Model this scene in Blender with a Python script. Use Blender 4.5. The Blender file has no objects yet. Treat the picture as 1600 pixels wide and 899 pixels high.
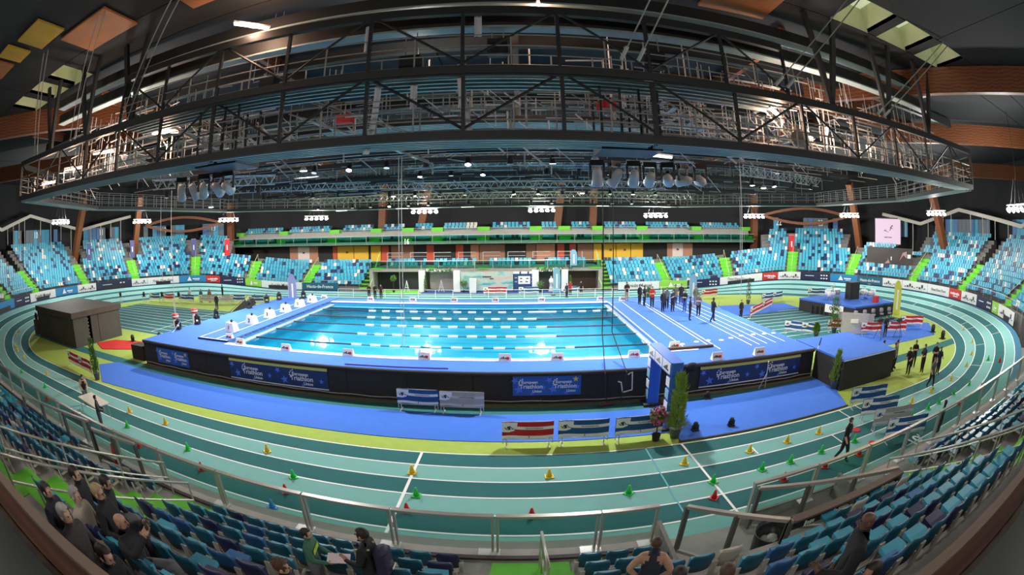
import bpy, bmesh, math, random
from mathutils import Vector, Matrix
rnd = random.Random(11)
sc = bpy.context.scene
C = sc.collection
PI = math.pi

# ------------------------------------------------------------------ camera (15 mm class fisheye on a 36 mm frame, from the upper balcony)
CAMZ = 7.857
cd = bpy.data.cameras.new('camera')
cam = bpy.data.objects.new('camera', cd)
C.objects.link(cam)
sc.camera = cam
cd.type = 'PANO'
pc = cd if hasattr(cd, 'panorama_type') else cd.cycles
pc.panorama_type = 'FISHEYE_LENS_POLYNOMIAL'
pc.fisheye_fov = math.radians(230)
pc.fisheye_polynomial_k0 = 0.0
pc.fisheye_polynomial_k1 = -0.06001664
pc.fisheye_polynomial_k2 = 0.0
pc.fisheye_polynomial_k3 = -2.54333e-05
pc.fisheye_polynomial_k4 = 0.0
cd.sensor_fit = 'HORIZONTAL'
cd.sensor_width = 36.0
cd.shift_x = 0.018021
cd.shift_y = -0.059466
cd.clip_end = 500
def cam_matrix(pitch, yaw, roll):
    def m(u, v, w):
        c, s = math.cos(roll), math.sin(roll)
        u, v = c*u - s*v, s*u + c*v
        x, z, y = u, v, w
        c, s = math.cos(pitch), math.sin(pitch)
        y, z = y*c + z*s, -y*s + z*c
        c, s = math.cos(yaw), math.sin(yaw)
        x, y = x*c + y*s, -x*s + y*c
        return Vector((x, y, z))
    r, u, f = m(1, 0, 0), m(0, 1, 0), m(0, 0, 1)
    return Matrix((r, u, -f)).transposed().to_4x4()
cam.matrix_world = Matrix.Translation((0, 0, CAMZ)) @ cam_matrix(0.0499546, -0.0543906, -0.0115881)

# ------------------------------------------------------------------ world and exposure (light comes from the hall's lamps further down)
wd = bpy.data.worlds.new('hall_air')
sc.world = wd
wd.use_nodes = True
wd.node_tree.nodes['Background'].inputs[0].default_value = (0.75, 0.85, 1.0, 1)
wd.node_tree.nodes['Background'].inputs[1].default_value = 0.04
vs = sc.view_settings
vs.view_transform = 'Standard'
vs.look = 'None'
vs.exposure = 0.0
vs.gamma = 1.0
vs.use_curve_mapping = False
LAMP = 3.2

# ------------------------------------------------------------------ materials
MATS = {}
def M(name, col=(.5, .5, .5), rough=.6, metal=0.0, noise=0.0, scale=6.0, emit=None, es=0.0, bump=0.0, spec=.5):
    if name in MATS: return MATS[name]
    m = bpy.data.materials.new(name); m.use_nodes = True
    nt = m.node_tree; b = nt.nodes['Principled BSDF']
    b.inputs['Base Color'].default_value = (*col, 1)
    b.inputs['Roughness'].default_value = rough
    b.inputs['Metallic'].default_value = metal
    if 'Specular IOR Level' in b.inputs: b.inputs['Specular IOR Level'].default_value = spec
    if emit:
        b.inputs['Emission Color'].default_value = (*emit, 1)
        b.inputs['Emission Strength'].default_value = es
    if noise or bump:
        tc = nt.nodes.new('ShaderNodeTexCoord')
        nz = nt.nodes.new('ShaderNodeTexNoise'); nz.inputs['Scale'].default_value = scale; nz.inputs['Detail'].default_value = 5
        nt.links.new(tc.outputs['Object'], nz.inputs['Vector'])
        if noise:
            mx = nt.nodes.new('ShaderNodeMixRGB'); mx.blend_type = 'MIX'
            mx.inputs[1].default_value = (*[c*(1-noise) for c in col], 1)
            mx.inputs[2].default_value = (*[min(1, c*(1+noise)) for c in col], 1)
            nt.links.new(nz.outputs['Fac'], mx.inputs[0])
            nt.links.new(mx.outputs[0], b.inputs['Base Color'])
        if bump:
            bp = nt.nodes.new('ShaderNodeBump'); bp.inputs['Strength'].default_value = bump; bp.inputs['Distance'].default_value = .05
            nt.links.new(nz.outputs['Fac'], bp.inputs['Height'])
            nt.links.new(bp.outputs[0], b.inputs['Normal'])
    MATS[name] = m
    return m
def glassmat(name, tint, fac, rough=.02, bump=0, bscale=3):
    if name in MATS: return MATS[name]
    m = bpy.data.materials.new(name); m.use_nodes = True
    nt = m.node_tree; nt.nodes.clear()
    o = nt.nodes.new('ShaderNodeOutputMaterial'); mx = nt.nodes.new('ShaderNodeMixShader')
    t = nt.nodes.new('ShaderNodeBsdfTransparent'); t.inputs[0].default_value = (*tint, 1)
    g = nt.nodes.new('ShaderNodeBsdfGlossy'); g.inputs['Roughness'].default_value = rough
    fr = nt.nodes.new('ShaderNodeLayerWeight'); fr.inputs[0].default_value = .5
    pw = nt.nodes.new('ShaderNodeMath'); pw.operation = 'POWER'; pw.inputs[1].default_value = 5
    ml = nt.nodes.new('ShaderNodeMath'); ml.operation = 'MULTIPLY_ADD'; ml.inputs[1].default_value = fac; ml.inputs[2].default_value = .025
    nt.links.new(fr.outputs['Facing'], pw.inputs[0]); nt.links.new(pw.outputs[0], ml.inputs[0])
    nt.links.new(ml.outputs[0], mx.inputs[0]); nt.links.new(t.outputs[0], mx.inputs[1]); nt.links.new(g.outputs[0], mx.inputs[2])
    nt.links.new(mx.outputs[0], o.inputs[0])
    if bump:
        tc = nt.nodes.new('ShaderNodeTexCoord'); nz = nt.nodes.new('ShaderNodeTexNoise'); nz.inputs['Scale'].default_value = bscale; nz.inputs['Detail'].default_value = 3
        bp = nt.nodes.new('ShaderNodeBump'); bp.inputs['Strength'].default_value = bump; bp.inputs['Distance'].default_value = .02
        nt.links.new(tc.outputs['Object'], nz.inputs['Vector']); nt.links.new(nz.outputs['Fac'], bp.inputs['Height'])
        nt.links.new(bp.outputs[0], g.inputs['Normal']); nt.links.new(bp.outputs[0], fr.inputs['Normal'])
    MATS[name] = m
    return m
def wood(name, col):
    if name in MATS: return MATS[name]
    m = bpy.data.materials.new(name); m.use_nodes = True
    nt = m.node_tree; b = nt.nodes['Principled BSDF']; b.inputs['Roughness'].default_value = .55
    tc = nt.nodes.new('ShaderNodeTexCoord'); w = nt.nodes.new('ShaderNodeTexWave'); w.inputs['Scale'].default_value = 1.5
    w.inputs['Distortion'].default_value = 6; w.bands_direction = 'Z'
    r = nt.nodes.new('ShaderNodeMixRGB'); r.inputs[1].default_value = (*[c*.65 for c in col], 1); r.inputs[2].default_value = (*[c*1.2 for c in col], 1)
    nt.links.new(tc.outputs['Object'], w.inputs['Vector']); nt.links.new(w.outputs['Fac'], r.inputs[0]); nt.links.new(r.outputs[0], b.inputs['Base Color'])
    MATS[name] = m
    return m
white = M('white_paint', (.85, .85, .85), .5)
black = M('black_cloth', (.025, .023, .021), .8, noise=.25, scale=4, bump=.15)
dsteel = M('dark_steel', (.018, .019, .02), .55, .0)
gsteel = M('galvanised_steel', (.30, .30, .285), .5, .15, noise=.15)
alu = M('aluminium', (.55, .55, .53), .4, .3)
tealsteel = M('pale_teal_sheet', (.32, .40, .38), .5, .1, noise=.25, scale=2)
conc = M('concrete', (.34, .32, .29), .85, noise=.18, scale=3)
dconc = M('dark_concrete', (.16, .155, .15), .85, noise=.2, scale=3)
bluecarpet = M('blue_carpet', (.04, .165, .66), .9, noise=.10, scale=2.5, bump=.1)
green = M('lime_turf', (.33, .46, .075), .9, noise=.14, scale=3, bump=.15)
stairgreen = M('green_stair_paint', (.14, .55, .03), .7, noise=.12)
trk_l = M('light_teal_track', (.20, .45, .42), .9, noise=.06, scale=2, bump=.05, spec=.12)
trk_d = M('dark_teal_track', (.036, .15, .155), .9, noise=.10, scale=2, bump=.05, spec=.1)
redm = M('red_fabric', (.52, .012, .02), .75, noise=.12)
bluem = M('navy_blue_fabric', (.012, .085, .26), .75, noise=.12)
greym = M('beige_fabric', (.42, .39, .34), .8, noise=.1)
navy = M('navy_print', (.01, .035, .13), .6)
skyblue = M('sky_blue_print', (.03, .25, .55), .6)
yellow = M('yellow_plastic', (.80, .55, .03), .5)
redp = M('red_plastic', (.60, .02, .02), .5)
greenp = M('green_plastic', (.02, .55, .08), .5)
bluep = M('blue_plastic', (.03, .30, .70), .5)
glass = glassmat('rail_glass', (.80, .88, .86), .7)
gglass = glassmat('green_tinted_glass', (.42, .70, .60), .6)
water = glassmat('pool_water', (.62, .95, 1.0), .6, .03, .25, 1.2)
brown = wood('glulam_wood', (.20, .065, .022))
brownd = wood('dark_wood', (.10, .035, .014))
S_CY = M('cyan_seat_plastic', (.055, .36, .50), .4, noise=.06)
S_MB = M('mid_blue_seat_plastic', (.03, .20, .36), .4)
S_NV = M('navy_seat_plastic', (.012, .022, .085), .4)
S_WH = M('white_seat_plastic', (.62, .60, .56), .45)
S_TL = M('teal_seat_plastic', (.02, .20, .27), .4)

# ------------------------------------------------------------------ mesh helpers
class MB:
    def __init__(s): s.v = []; s.f = []; s.m = []
    def add(s, vs, fs, m=0):
        n = len(s.v); s.v += [tuple(v) for v in vs]; s.f += [tuple(i+n for i in f) for f in fs]; s.m += [m]*len(fs); return s
    def box(s, x0, x1, y0, y1, z0, z1, m=0):
        return s.add([(x0,y0,z0),(x1,y0,z0),(x1,y1,z0),(x0,y1,z0),(x0,y0,z1),(x1,y0,z1),(x1,y1,z1),(x0,y1,z1)],
                     [(3,2,1,0),(4,5,6,7),(0,1,5,4),(1,2,6,5),(2,3,7,6),(3,0,4,7)], m)
    def cbox(s, c, d, rz=0, m=0, rx=0):
        hx, hy, hz = d[0]/2, d[1]/2, d[2]/2
        mt = Matrix.Rotation(rz, 3, 'Z') @ Matrix.Rotation(rx, 3, 'X')
        vs = [mt @ Vector(p) + Vector(c) for p in ((-hx,-hy,-hz),(hx,-hy,-hz),(hx,hy,-hz),(-hx,hy,-hz),(-hx,-hy,hz),(hx,-hy,hz),(hx,hy,hz),(-hx,hy,hz))]
        return s.add(vs, [(3,2,1,0),(4,5,6,7),(0,1,5,4),(1,2,6,5),(2,3,7,6),(3,0,4,7)], m)
    def bar(s, p, q, w, h, m=0):
        p, q = Vector(p), Vector(q); d = (q-p)
        if d.length < 1e-6: return s
        d.normalize(); up = Vector((0,0,1)) if abs(d.z) < .95 else Vector((1,0,0))
        a = d.cross(up).normalized()*w/2; b = a.cross(d).normalized()*h/2
        vs = [p-a-b,p+a-b,p+a+b,p-a+b,q-a-b,q+a-b,q+a+b,q-a+b]
        return s.add(vs, [(3,2,1,0),(4,5,6,7),(0,1,5,4),(1,2,6,5),(2,3,7,6),(3,0,4,7)], m)
    def tube(s, p, q, r, n=6, r2=None, m=0):
        p, q = Vector(p), Vector(q); d = (q-p).normalized(); r2 = r if r2 is None else r2
        up = Vector((0,0,1)) if abs(d.z) < .95 else Vector((1,0,0))
        a = d.cross(up).normalized(); b = a.cross(d)
        vs = [p+(a*math.cos(t)+b*math.sin(t))*r for t in [2*PI*i/n for i in range(n)]] + [q+(a*math.cos(t)+b*math.sin(t))*r2 for t in [2*PI*i/n for i in range(n)]]
        fs = [(i, (i+1) % n, n+(i+1) % n, n+i) for i in range(n)] + [tuple(range(n-1, -1, -1)), tuple(range(n, 2*n))]
        return s.add(vs, fs, m)
    def path(s, pts, r, n=6, m=0):
        for a, b in zip(pts[:-1], pts[1:]): s.tube(a, b, r, n, m=m)
        return s
    def lathe(s, prof, n=12, c=(0,0,0), m=0):
        vs = []; k = len(prof)
        for r, z in prof:
            for i in range(n):
                t = 2*PI*i/n; vs.append((c[0]+r*math.cos(t), c[1]+r*math.sin(t), c[2]+z))
        fs = [(j*n+i, j*n+(i+1) % n, (j+1)*n+(i+1) % n, (j+1)*n+i) for j in range(k-1) for i in range(n)]
        fs += [tuple(range(n-1, -1, -1)), tuple((k-1)*n+i for i in range(n))]
        return s.add(vs, fs, m)
    def ball(s, c, r, n=10, k=7, m=0, sq=(1,1,1)):
        prof = [(max(1e-4, math.sin(PI*j/k)), -math.cos(PI*j/k)) for j in range(k+1)]
        vs = []
        for rr, z in prof:
            for i in range(n):
                t = 2*PI*i/n; vs.append((c[0]+r*sq[0]*rr*math.cos(t), c[1]+r*sq[1]*rr*math.sin(t), c[2]+r*sq[2]*z))
        fs = [(j*n+i, j*n+(i+1) % n, (j+1)*n+(i+1) % n, (j+1)*n+i) for j in range(k) for i in range(n)]
        return s.add(vs, fs, m)
    def prism(s, xy, z0, z1, m=0):
        n = len(xy)
        a = sum(xy[i][0]*xy[(i+1) % n][1]-xy[(i+1) % n][0]*xy[i][1] for i in range(n))
        if a < 0: xy = xy[::-1]
        vs = [(x,y,z0) for x,y in xy]+[(x,y,z1) for x,y in xy]
        return s.add(vs, [tuple(range(n-1,-1,-1)), tuple(range(n,2*n))]+[(i,(i+1) % n,n+(i+1) % n,n+i) for i in range(n)], m)
    def quad(s, a, b, c, d, m=0): return s.add([a,b,c,d], [(0,1,2,3)], m)
    def mesh(s, name, mats, smooth=False):
        me = bpy.data.meshes.new(name); me.from_pydata(s.v, [], s.f)
        mats = mats if isinstance(mats, (list, tuple)) else [mats]
        for x in mats: me.materials.append(x)
        if len(mats) > 1: me.polygons.foreach_set('material_index', s.m)
        if smooth: me.polygons.foreach_set('use_smooth', [True]*len(me.polygons))
        me.update(); return me
    def obj(s, name, mats, parent=None, smooth=False, loc=None, rz=0):
        return link(name, s.mesh(name, mats, smooth), parent, loc, rz)
def link(name, me, parent=None, loc=None, rz=0):
    o = bpy.data.objects.new(name, me); C.objects.link(o)
    if parent is not None: o.parent = parent
    if loc is not None: o.location = loc
    if rz: o.rotation_euler = (0, 0, rz)
    return o
def tag(o, label, cat, group=None):
    o['label'] = label; o['category'] = cat
    if group: o['group'] = group
    return o
def thing(name, label, cat, loc=(0,0,0), rz=0, group=None):
    o = link(name, None, None, loc, rz); o.empty_display_size = .2
    return tag(o, label, cat, group)
def struct(name, mb, mats, parent=None, smooth=False):
    o = mb.obj(name, mats, parent, smooth)
    if parent is None: o['kind'] = 'structure'
    return o
def copy_tree(o, parent=None):
    c = o.copy(); C.objects.link(c); c.parent = parent
    for ch in list(o.children): copy_tree(ch, c)
    return c
ORD = ['first','second','third','fourth','fifth','sixth','seventh','eighth','ninth','tenth','eleventh','twelfth','thirteenth','fourteenth','fifteenth','sixteenth','seventeenth','eighteenth','nineteenth','twentieth','twenty-first','twenty-second','twenty-third','twenty-fourth','twenty-fifth']
def ordw(n):
    if n <= 25: return ORD[n-1]
    tens = {2:'twenty',3:'thirty',4:'forty',5:'fifty',6:'sixty'}[n//10]
    return tens[:-1]+'ieth' if n % 10 == 0 else tens+'-'+ORD[n % 10-1]
TXT = {}
def text_mesh(s, size, mat, bold=0.0):
    k = (s, size, mat.name, bold)
    if k in TXT: return TXT[k]
    cu = bpy.data.curves.new('lettering', 'FONT'); cu.body = s; cu.size = size; cu.align_x = 'CENTER'; cu.align_y = 'CENTER'; cu.extrude = .004; cu.offset = bold; cu.resolution_u = 2
    o = bpy.data.objects.new('lettering', cu); C.objects.link(o)
    dg = bpy.context.evaluated_depsgraph_get(); me = bpy.data.meshes.new_from_object(o.evaluated_get(dg))
    bpy.data.objects.remove(o)
    me.materials.clear(); me.materials.append(mat)
    TXT[k] = me
    return me
def put_text(s, size, mat, parent, loc, rz=0, rx=PI/2, bold=0.0, name='lettering', sx=1.0):
    o = link(name, text_mesh(s, size, mat, bold), parent, loc)
    o.rotation_euler = (rx, 0, rz); o.scale = (sx, 1, 1)
    return o

# ------------------------------------------------------------------ track geometry: oval of two straights and two banked curves
X1, X2, RT, Y0 = -31.47, 21.51, 18.54, 14.865
CY = Y0 + RT
def sstep(t): t = max(0, min(1, t)); return t*t*(3-2*t)
def oval(n_st=14, n_cv=44):
    P = []
    for i in range(n_st): P.append((X1+(X2-X1)*i/n_st, Y0, 0, -1, 0))
    for i in range(n_cv):
        a = -PI/2+PI*i/n_cv; b = sstep((90-abs(math.degrees(a)))/40)
        P.append((X2+RT*math.cos(a), CY+RT*math.sin(a), math.cos(a), math.sin(a), b))
    for i in range(n_st): P.append((X2-(X2-X1)*i/n_st, CY+RT, 0, 1, 0))
    for i in range(n_cv):
        a = PI/2+PI*i/n_cv; b = sstep((90-abs(180-math.degrees(a)))/40)
        P.append((X1+RT*math.cos(a), CY+RT*math.sin(a), math.cos(a), math.sin(a), b))
    return P
OV = oval()
def bz(o, b): return 1.25*b*max(0, min(1, o/6))
def band(mb, o0, o1, dz=0.0, m=0, pts=None, closed=True):
    pts = pts or OV; n = len(pts); v = []
    for x, y, nx, ny, b in pts:
        v += [(x+nx*o0, y+ny*o0, bz(o0, b)+dz), (x+nx*o1, y+ny*o1, bz(o1, b)+dz)]
    mb.add(v, [(2*i, 2*i+1, (2*i+3) % (2*n), (2*i+2) % (2*n)) for i in range(n if closed else n-1)], m)
S0 = RT + 8.0
SLEN = X2 - X1
def sL(a): return -math.radians(90-a)*S0
def sS(x): return x - X1
def sR(a): return SLEN + math.radians(90-a)*S0
def PS(s, o):
    if s < 0:
        a = PI/2 - s/S0
        r = RT+o; return (X1+r*math.cos(a), CY+r*math.sin(a), math.cos(a), math.sin(a))
    if s > SLEN:
        a = PI/2 - (s-SLEN)/S0
        r = RT+o; return (X2+r*math.cos(a), CY+r*math.sin(a), math.cos(a), math.sin(a))
    return (X1+s, CY+RT+o, 0, 1)
def bank_s(s):
    if s < 0: d = -s/S0
    elif s > SLEN: d = (s-SLEN)/S0
    else: return 0
    d = math.degrees(d)
    return sstep((90-abs(90-d))/40)

# floor slab under everything
struct('floor', MB().box(-80, 72, -6, 82, -.3, -.02), M('floor_screed', (.22, .22, .21), .85, noise=.15, scale=.6))
# infield turf
inner = [(p[0]-p[2]*.02, p[1]-p[3]*.02) for p in OV]
turf = struct('floor_infield', MB().prism(inner, -.02, .004), green)
# track: six lanes and their lines
trk = link('floor_track', None); trk['kind'] = 'structure'
for k in range(6):
    mb = MB(); band(mb, k*1.0, k+1.0, .006)
    mb.obj('lane', trk_d if k % 2 == 0 else trk_l, trk)
mb = MB(); band(mb, 6, 6.75, .006); mb.obj('outer_margin', M('outer_margin_blue', (.03, .16, .26), .8, noise=.1), trk)
for k in range(7):
    mb = MB(); band(mb, k-.035, k+.035, .014); mb.obj('lane_line', white, trk)
def cross_line(x, o0, o1, w=.07, dx=0.0, mat=None, nm='cross_line'):
    mb = MB(); mb.quad((x-w/2, Y0-o0, .018), (x+dx-w/2, Y0-o1, .018), (x+dx+w/2, Y0-o1, .018), (x+w/2, Y0-o0, .018)); mb.obj(nm, mat or white, trk)
cross_line(-3.45, 0, 6.6, .10); cross_line(6.05, 0, 6.0, .09, .25)
cross_line(4.6, 0, 4.6, .06, .1, M('pale_blue_line', (.10, .35, .42), .7))
for x, o0, o1 in ((14.4, 0, 1), (15.6, 0, 1), (12.4, 2, 3), (8.6, 1.1, 1.9)): cross_line(x, o0, o1, .06)
for a, o0, o1 in ((-80,1,2),(-72,2,3),(-70,3,4),(-58,2,3),(-52,4,5),(-44,4,5),(-42,2,3),(-36,2,3),(-30,3,4),(-24,2,3),(-18,4,5),(-12,3,4),(-4,2,3)):
    t = math.radians(a); b = sstep((90-abs(a))/40); p = []
    for o, da in ((o0, -.0016), (o1, -.0016), (o1, .0016), (o0, .0016)):
        p.append((X2+(RT+o)*math.cos(t+da), CY+(RT+o)*math.sin(t+da), bz(o, b)+.018))
    MB().add(p, [(0,1,2,3)]).obj('stagger_mark', white, trk)
put_text('10', .9, white, trk, (15.6, 9.9, .02), 0.1, 0, .02, 'lane_number')
# sprint straight across the infield, runway strip, lines
spr = struct('floor_sprint_straight', MB().box(-46.2, 36.0, 27.2, 39.9, .004, .012), trk_d)
for k in range(10):
    y = 27.9+k*1.25; MB().box(-46, 35.8, y-.035, y+.035, .012, .017).obj('sprint_line', white, spr)
for x, y0, y1 in ((-31.0, 27.9, 39.15), (31.0, 27.9, 39.15)): MB().box(x-.03, x+.03, y0, y1, .012, .018).obj('start_line', white, spr)
struct('floor_runway', MB().box(-42, 38.4, 18.7, 19.9, .004, .011), trk_d)
# carpets
def carpet(name, poly, z0, z1, mat, label):
    o = MB().prism(poly, z0, z1).obj(name, mat); return tag(o, label, 'carpet')
carpet('carpet_runner', [(-26.5,17.5),(-25.6,18.9),(-21.5,18.75),(16.0,18.75),(16.0,18.0),(5.9,16.0),(-11,15.95),(-19,15.6),(-23.1,15.2)], .005, .03, bluecarpet, 'long blue carpet running along the front of the pool deck')
carpet('finish_carpet', [(6.1,15.05),(15.2,15.1),(16.05,17.2),(16.05,19.4),(6.1,18.9)], .03, .05, bluecarpet, 'wide blue carpet right of the inflatable arch, edge dark')
MB().prism([(6.0,14.98),(15.25,15.02),(15.25,15.12),(6.0,15.08)], .03, .06).obj('carpet_border', black)
tag(bpy.data.objects['carpet_border'], 'black taped border strip along the near edge of right carpet', 'tape')
carpet('interview_carpet', [(24.6,22.6),(33.6,22.0),(37.4,25.6),(34.2,29.0),(26.0,27.6)], .005, .03, bluecarpet, 'blue carpet under the red barriers beside the drum stage')
carpet('far_carpet', [(19.5,38.0),(29.0,39.8),(29.0,43.2),(20.5,44.2)], .018, .04, bluecarpet, 'blue carpet left of drum stage by the slanted red barrier')
carpet('red_carpet', [(-32.4,21.6),(-30.0,20.5),(-23.3,24.7),(-23.3,26.2),(-28.9,24.4),(-31.6,23.4)], .02, .045, M('red_carpet_pile', (.62, .02, .02), .9, noise=.1), 'bright red carpet from the dark tent to the deck')

# ------------------------------------------------------------------ raised pool deck
DZ = 1.63
PX0, PX1, PY0, PY1 = -16.8, 7.49, 22.11, 39.1
deck = thing('pool_deck', 'long raised blue deck around the pool with black skirt', 'deck', (0,0,0))
top = MB()
for x0, x1, y0, y1 in ((-23.2,PX0,19.93,41.4),(PX1,16.05,19.93,41.4),(PX0,PX1,19.93,PY0),(PX0,PX1,PY1,41.4)): top.box(x0,x1,y0,y1,DZ-.12,DZ)
top.obj('deck_top', bluecarpet, deck)
rim = MB()
rim.tube((-23.2,19.9,DZ-.10),(16.05,19.9,DZ-.10),.10,8); rim.tube((-23.22,19.9,DZ-.1),(-23.22,41.4,DZ-.1),.10,8)
rim.obj('rim_roll', M('brown_black_roll', (.035,.028,.024),.8), deck, True)
for i in range(13):   # skirt panels hung side by side
    a = -23.2+i*39.25/13; b = a+39.25/13
    MB().box(a+.01,b-.01,19.93,19.97+.012*(i % 2),.0,DZ-.12).obj('skirt_panel', black, deck)
MB().box(-23.2,-23.15,19.95,41.4,0,DZ-.12).obj('skirt_panel', black, deck)
MB().box(16.0,16.05,22.2,41.4,0,DZ-.12).obj('skirt_panel', black, deck)
MB().box(-23.2,16.05,41.35,41.4,0,DZ-.12).obj('skirt_panel', black, deck)
kick = MB().box(-23.3,16.0,19.62,19.93,.0,.07)
kick.obj('base_strip', M('dirty_green_ply', (.10,.11,.06),.9,noise=.3), deck)
MB().path([(x, 19.9, .22+.02*math.sin(x*3)) for x in [-23+i*.5 for i in range(79)]], .02, 5).obj('rope_light', M('pale_rope',(.5,.5,.5),.6), deck)
# pool white copings and lines
cop = M('white_coping', (.88,.88,.88), .4)
MB().box(PX0-.1,PX1+.1,PY0-.45,PY0,DZ,DZ+.02).obj('coping', cop, deck)
MB().box(PX0-.1,PX1+.1,PY1,PY1+.75,DZ,DZ+.02).obj('coping', cop, deck)
gut = M('grey_gutter',(.38,.42,.42),.5)
MB().box(PX0-.02,PX0+.35,PY0,PY1,DZ-.25,DZ-.16).obj('gutter', gut, deck)
MB().box(PX1-.3,PX1+.02,PY0,PY1,DZ-.25,DZ-.16).obj('gutter', gut, deck)
g = MB()
for i in range(17): g.box(PX0-.2,PX0-.02,PY0+.1+i,PY0+.85+i,DZ-.02,DZ+.05)
g.obj('drain_grate', M('dark_grate',(.02,.03,.05),.5), deck)
def dline(x0,y0,x1,y1,w=.07,z=DZ+.006): 
    d = Vector((x1-x0,y1-y0,0)).normalized(); n = Vector((-d.y,d.x,0))*w/2
    a, b = Vector((x0,y0,z)), Vector((x1,y1,z))
    MB().quad(a-n,b-n,b+n,a+n).obj('deck_line', white, deck)
MB().prism([(-19.5,22.2),(-16.95,22.2),(-16.95,41.2),(-19.5,41.2)],DZ,DZ+.10).obj('start_platform', bluecarpet, deck)
MB().box(-19.52,-16.9,22.1,22.2,DZ,DZ+.11).obj('platform_edge', navy, deck)
for x in (-19.45,-18.0): dline(x,22.25,x,41.1,.08,DZ+.107)
dline(-19.45,22.25,-17.0,22.25,.07,DZ+.107)
for x in (7.62, 8.8, 10.3, 10.62): dline(x,22.75 if x<10.5 else 22.0,x,39.2)
for x in (12.75, 13.3, 13.85, 14.5, 15.2): dline(x,22.1,x-.1,39.0,.06)
dline(7.62,39.25,12.6,39.4,.06)
MB().box(7.7,10.4,22.5,22.72,DZ,DZ+.14).obj('timing_pad_edge', M('dark_plank',(.10,.07,.05),.8,noise=.3), deck)
MB().box(7.5,9.4,22.25,22.42,DZ,DZ+.03).obj('white_plank', white, deck)
for i,(x,y) in enumerate(((8.9,23.6),(9.9,23.9),(10.7,24.0),(11.5,23.8),(12.3,24.1),(13.2,24.4),(14.1,24.4),(14.9,24.3),(15.6,24.2))):
    MB().lathe([(.16,0),(.16,.03),(.1,.05)],10,(x,y,DZ+.005)).obj('marker_disc', white)
    tag(bpy.data.objects[-1] if False else C.objects[-1], 'flat white marker disc on the deck, %s from the pool' % ORD[i], 'marker', 'white discs on the right deck')
# side wing (podium platform)
wing = thing('podium_platform', 'square blue topped platform with black sides right of deck', 'platform')
MB().box(16.15,20.95,17.0,22.2,DZ-.1,DZ).obj('platform_top', bluecarpet, wing)
for i in range(3):
    MB().box(16.15+1.6*i,16.15+1.6*(i+1)-.012,17.0,17.04,0,DZ-.1).obj('skirt_panel', black, wing)
MB().box(16.15,16.19,17.04,19.9,0,DZ-.1).obj('skirt_panel', black, wing)
MB().box(20.91,20.95,17.04,22.2,0,DZ-.1).obj('skirt_panel', black, wing)
MB().box(16.15,20.95,16.97,17.0,DZ-.07,DZ-.02).obj('edge_tape', white, wing)
pm = thing('barrier_post', 'slim black and white post at platform and deck corner', 'post', (16.1,19.6,DZ))
MB().tube((0,0,0),(.15,0,.62),.035,8).obj('shaft', black, pm); MB().tube((0,0,-.0),(.05,0,.2),.04,8).obj('white_band', white, pm)
# pool basin and water
pool = thing('swimming_pool', 'rectangular turquoise swimming pool set in the blue deck', 'pool')
liner = M('turquoise_liner', (.015,.40,.60), .5, noise=.06, scale=1.2)
pb = MB()
pb.quad((PX0,PY0,.35),(PX1,PY0,.35),(PX1,PY1,.35),(PX0,PY1,.35))
for a,b in (((PX0,PY0),(PX1,PY0)),((PX1,PY0),(PX1,PY1)),((PX1,PY1),(PX0,PY1)),((PX0,PY1),(PX0,PY0))):
    pb.quad((*a,.35),(*b,.35),(*b,DZ-.12),(*a,DZ-.12))
pb.obj('basin', liner, pool)
MB().quad((PX0,PY0,1.42),(PX1,PY0,1.42),(PX1,PY1,1.42),(PX0,PY1,1.42)).obj('water_surface', water, pool)
MB().box(PX0,PX1,PY1-.7,PY1-.02,1.30,1.33).obj('ledge', M('pale_ledge',(.35,.62,.70),.5), pool)
ropedark = M('dark_rope',(.03,.03,.07),.5)
for i in range(5):
    y = PY0+17.0*(i+1)/6
    r = thing('lane_rope', 'floating lane rope, %s from the near pool edge' % ORD[i], 'lane rope', (0,y,1.44), 0, 'lane ropes across the pool')
    xa = (-9.6,-10.2,-10.6,-11.4,-12.2)[i]; xb = (-.2,-1.0,-1.4,-2.0,7.4)[i]+3.2 if i < 4 else 7.3
    MB().path([(PX0+.3,0,0),(xa,0,.0)],.05,6).obj('dark_floats', ropedark, r)
    if xb < 7.2: MB().path([(xb,0,0),(PX1-.2,0,0)],.05,6).obj('dark_floats', ropedark, r)
    x = xa; long_at = rnd.uniform(-1.5, 0.5)
    while x < xb-.3:
        L = .62
        if long_at is not None and x > long_at: L = 2.2; long_at = None
        L = min(L, xb-x)
        MB().tube((x,0,0),(x+L,0,0),.075,7).obj('white_float', white, r)
        if x+L+.55 < xb: MB().tube((x+L,0,0),(x+L+.55,0,0),.05,6).obj('teal_float', M('teal_float',(.02,.22,.32),.5), r)
        x += L+.55
# starting blocks
for i,y in enumerate((24.7,27.4,30.1,32.8,35.5,38.1)):
    b = thing('starting_block', 'white starting block with dark lamp, %s from near end' % ORD[i], 'starting block', (-18.35,y,DZ+.1), 0, 'starting blocks along the left pool end')
    MB().add([(-.42,-.34,0),(.42,-.34,0),(.42,.34,0),(-.42,.34,0),(-.28,-.27,.62),(.28,-.27,.55),(.28,.27,.55),(-.28,.27,.62)],[(3,2,1,0),(4,5,6,7),(0,1,5,4),(1,2,6,5),(2,3,7,6),(3,0,4,7)]).obj('body', white, b); b0_ = C.objects[-1]
    MB().ball((.12,-.12,.70),.10,8,6).obj('lamp_head', black, b, True)
    put_text(str(i+1), .34, black, b0_, (-.05,-.33,.28), 0, PI/2-.12, .01, 'lane_number')
    MB().box(-.30,-.1,.05,.25,.62,.66).obj('step', gsteel, b)
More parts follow.
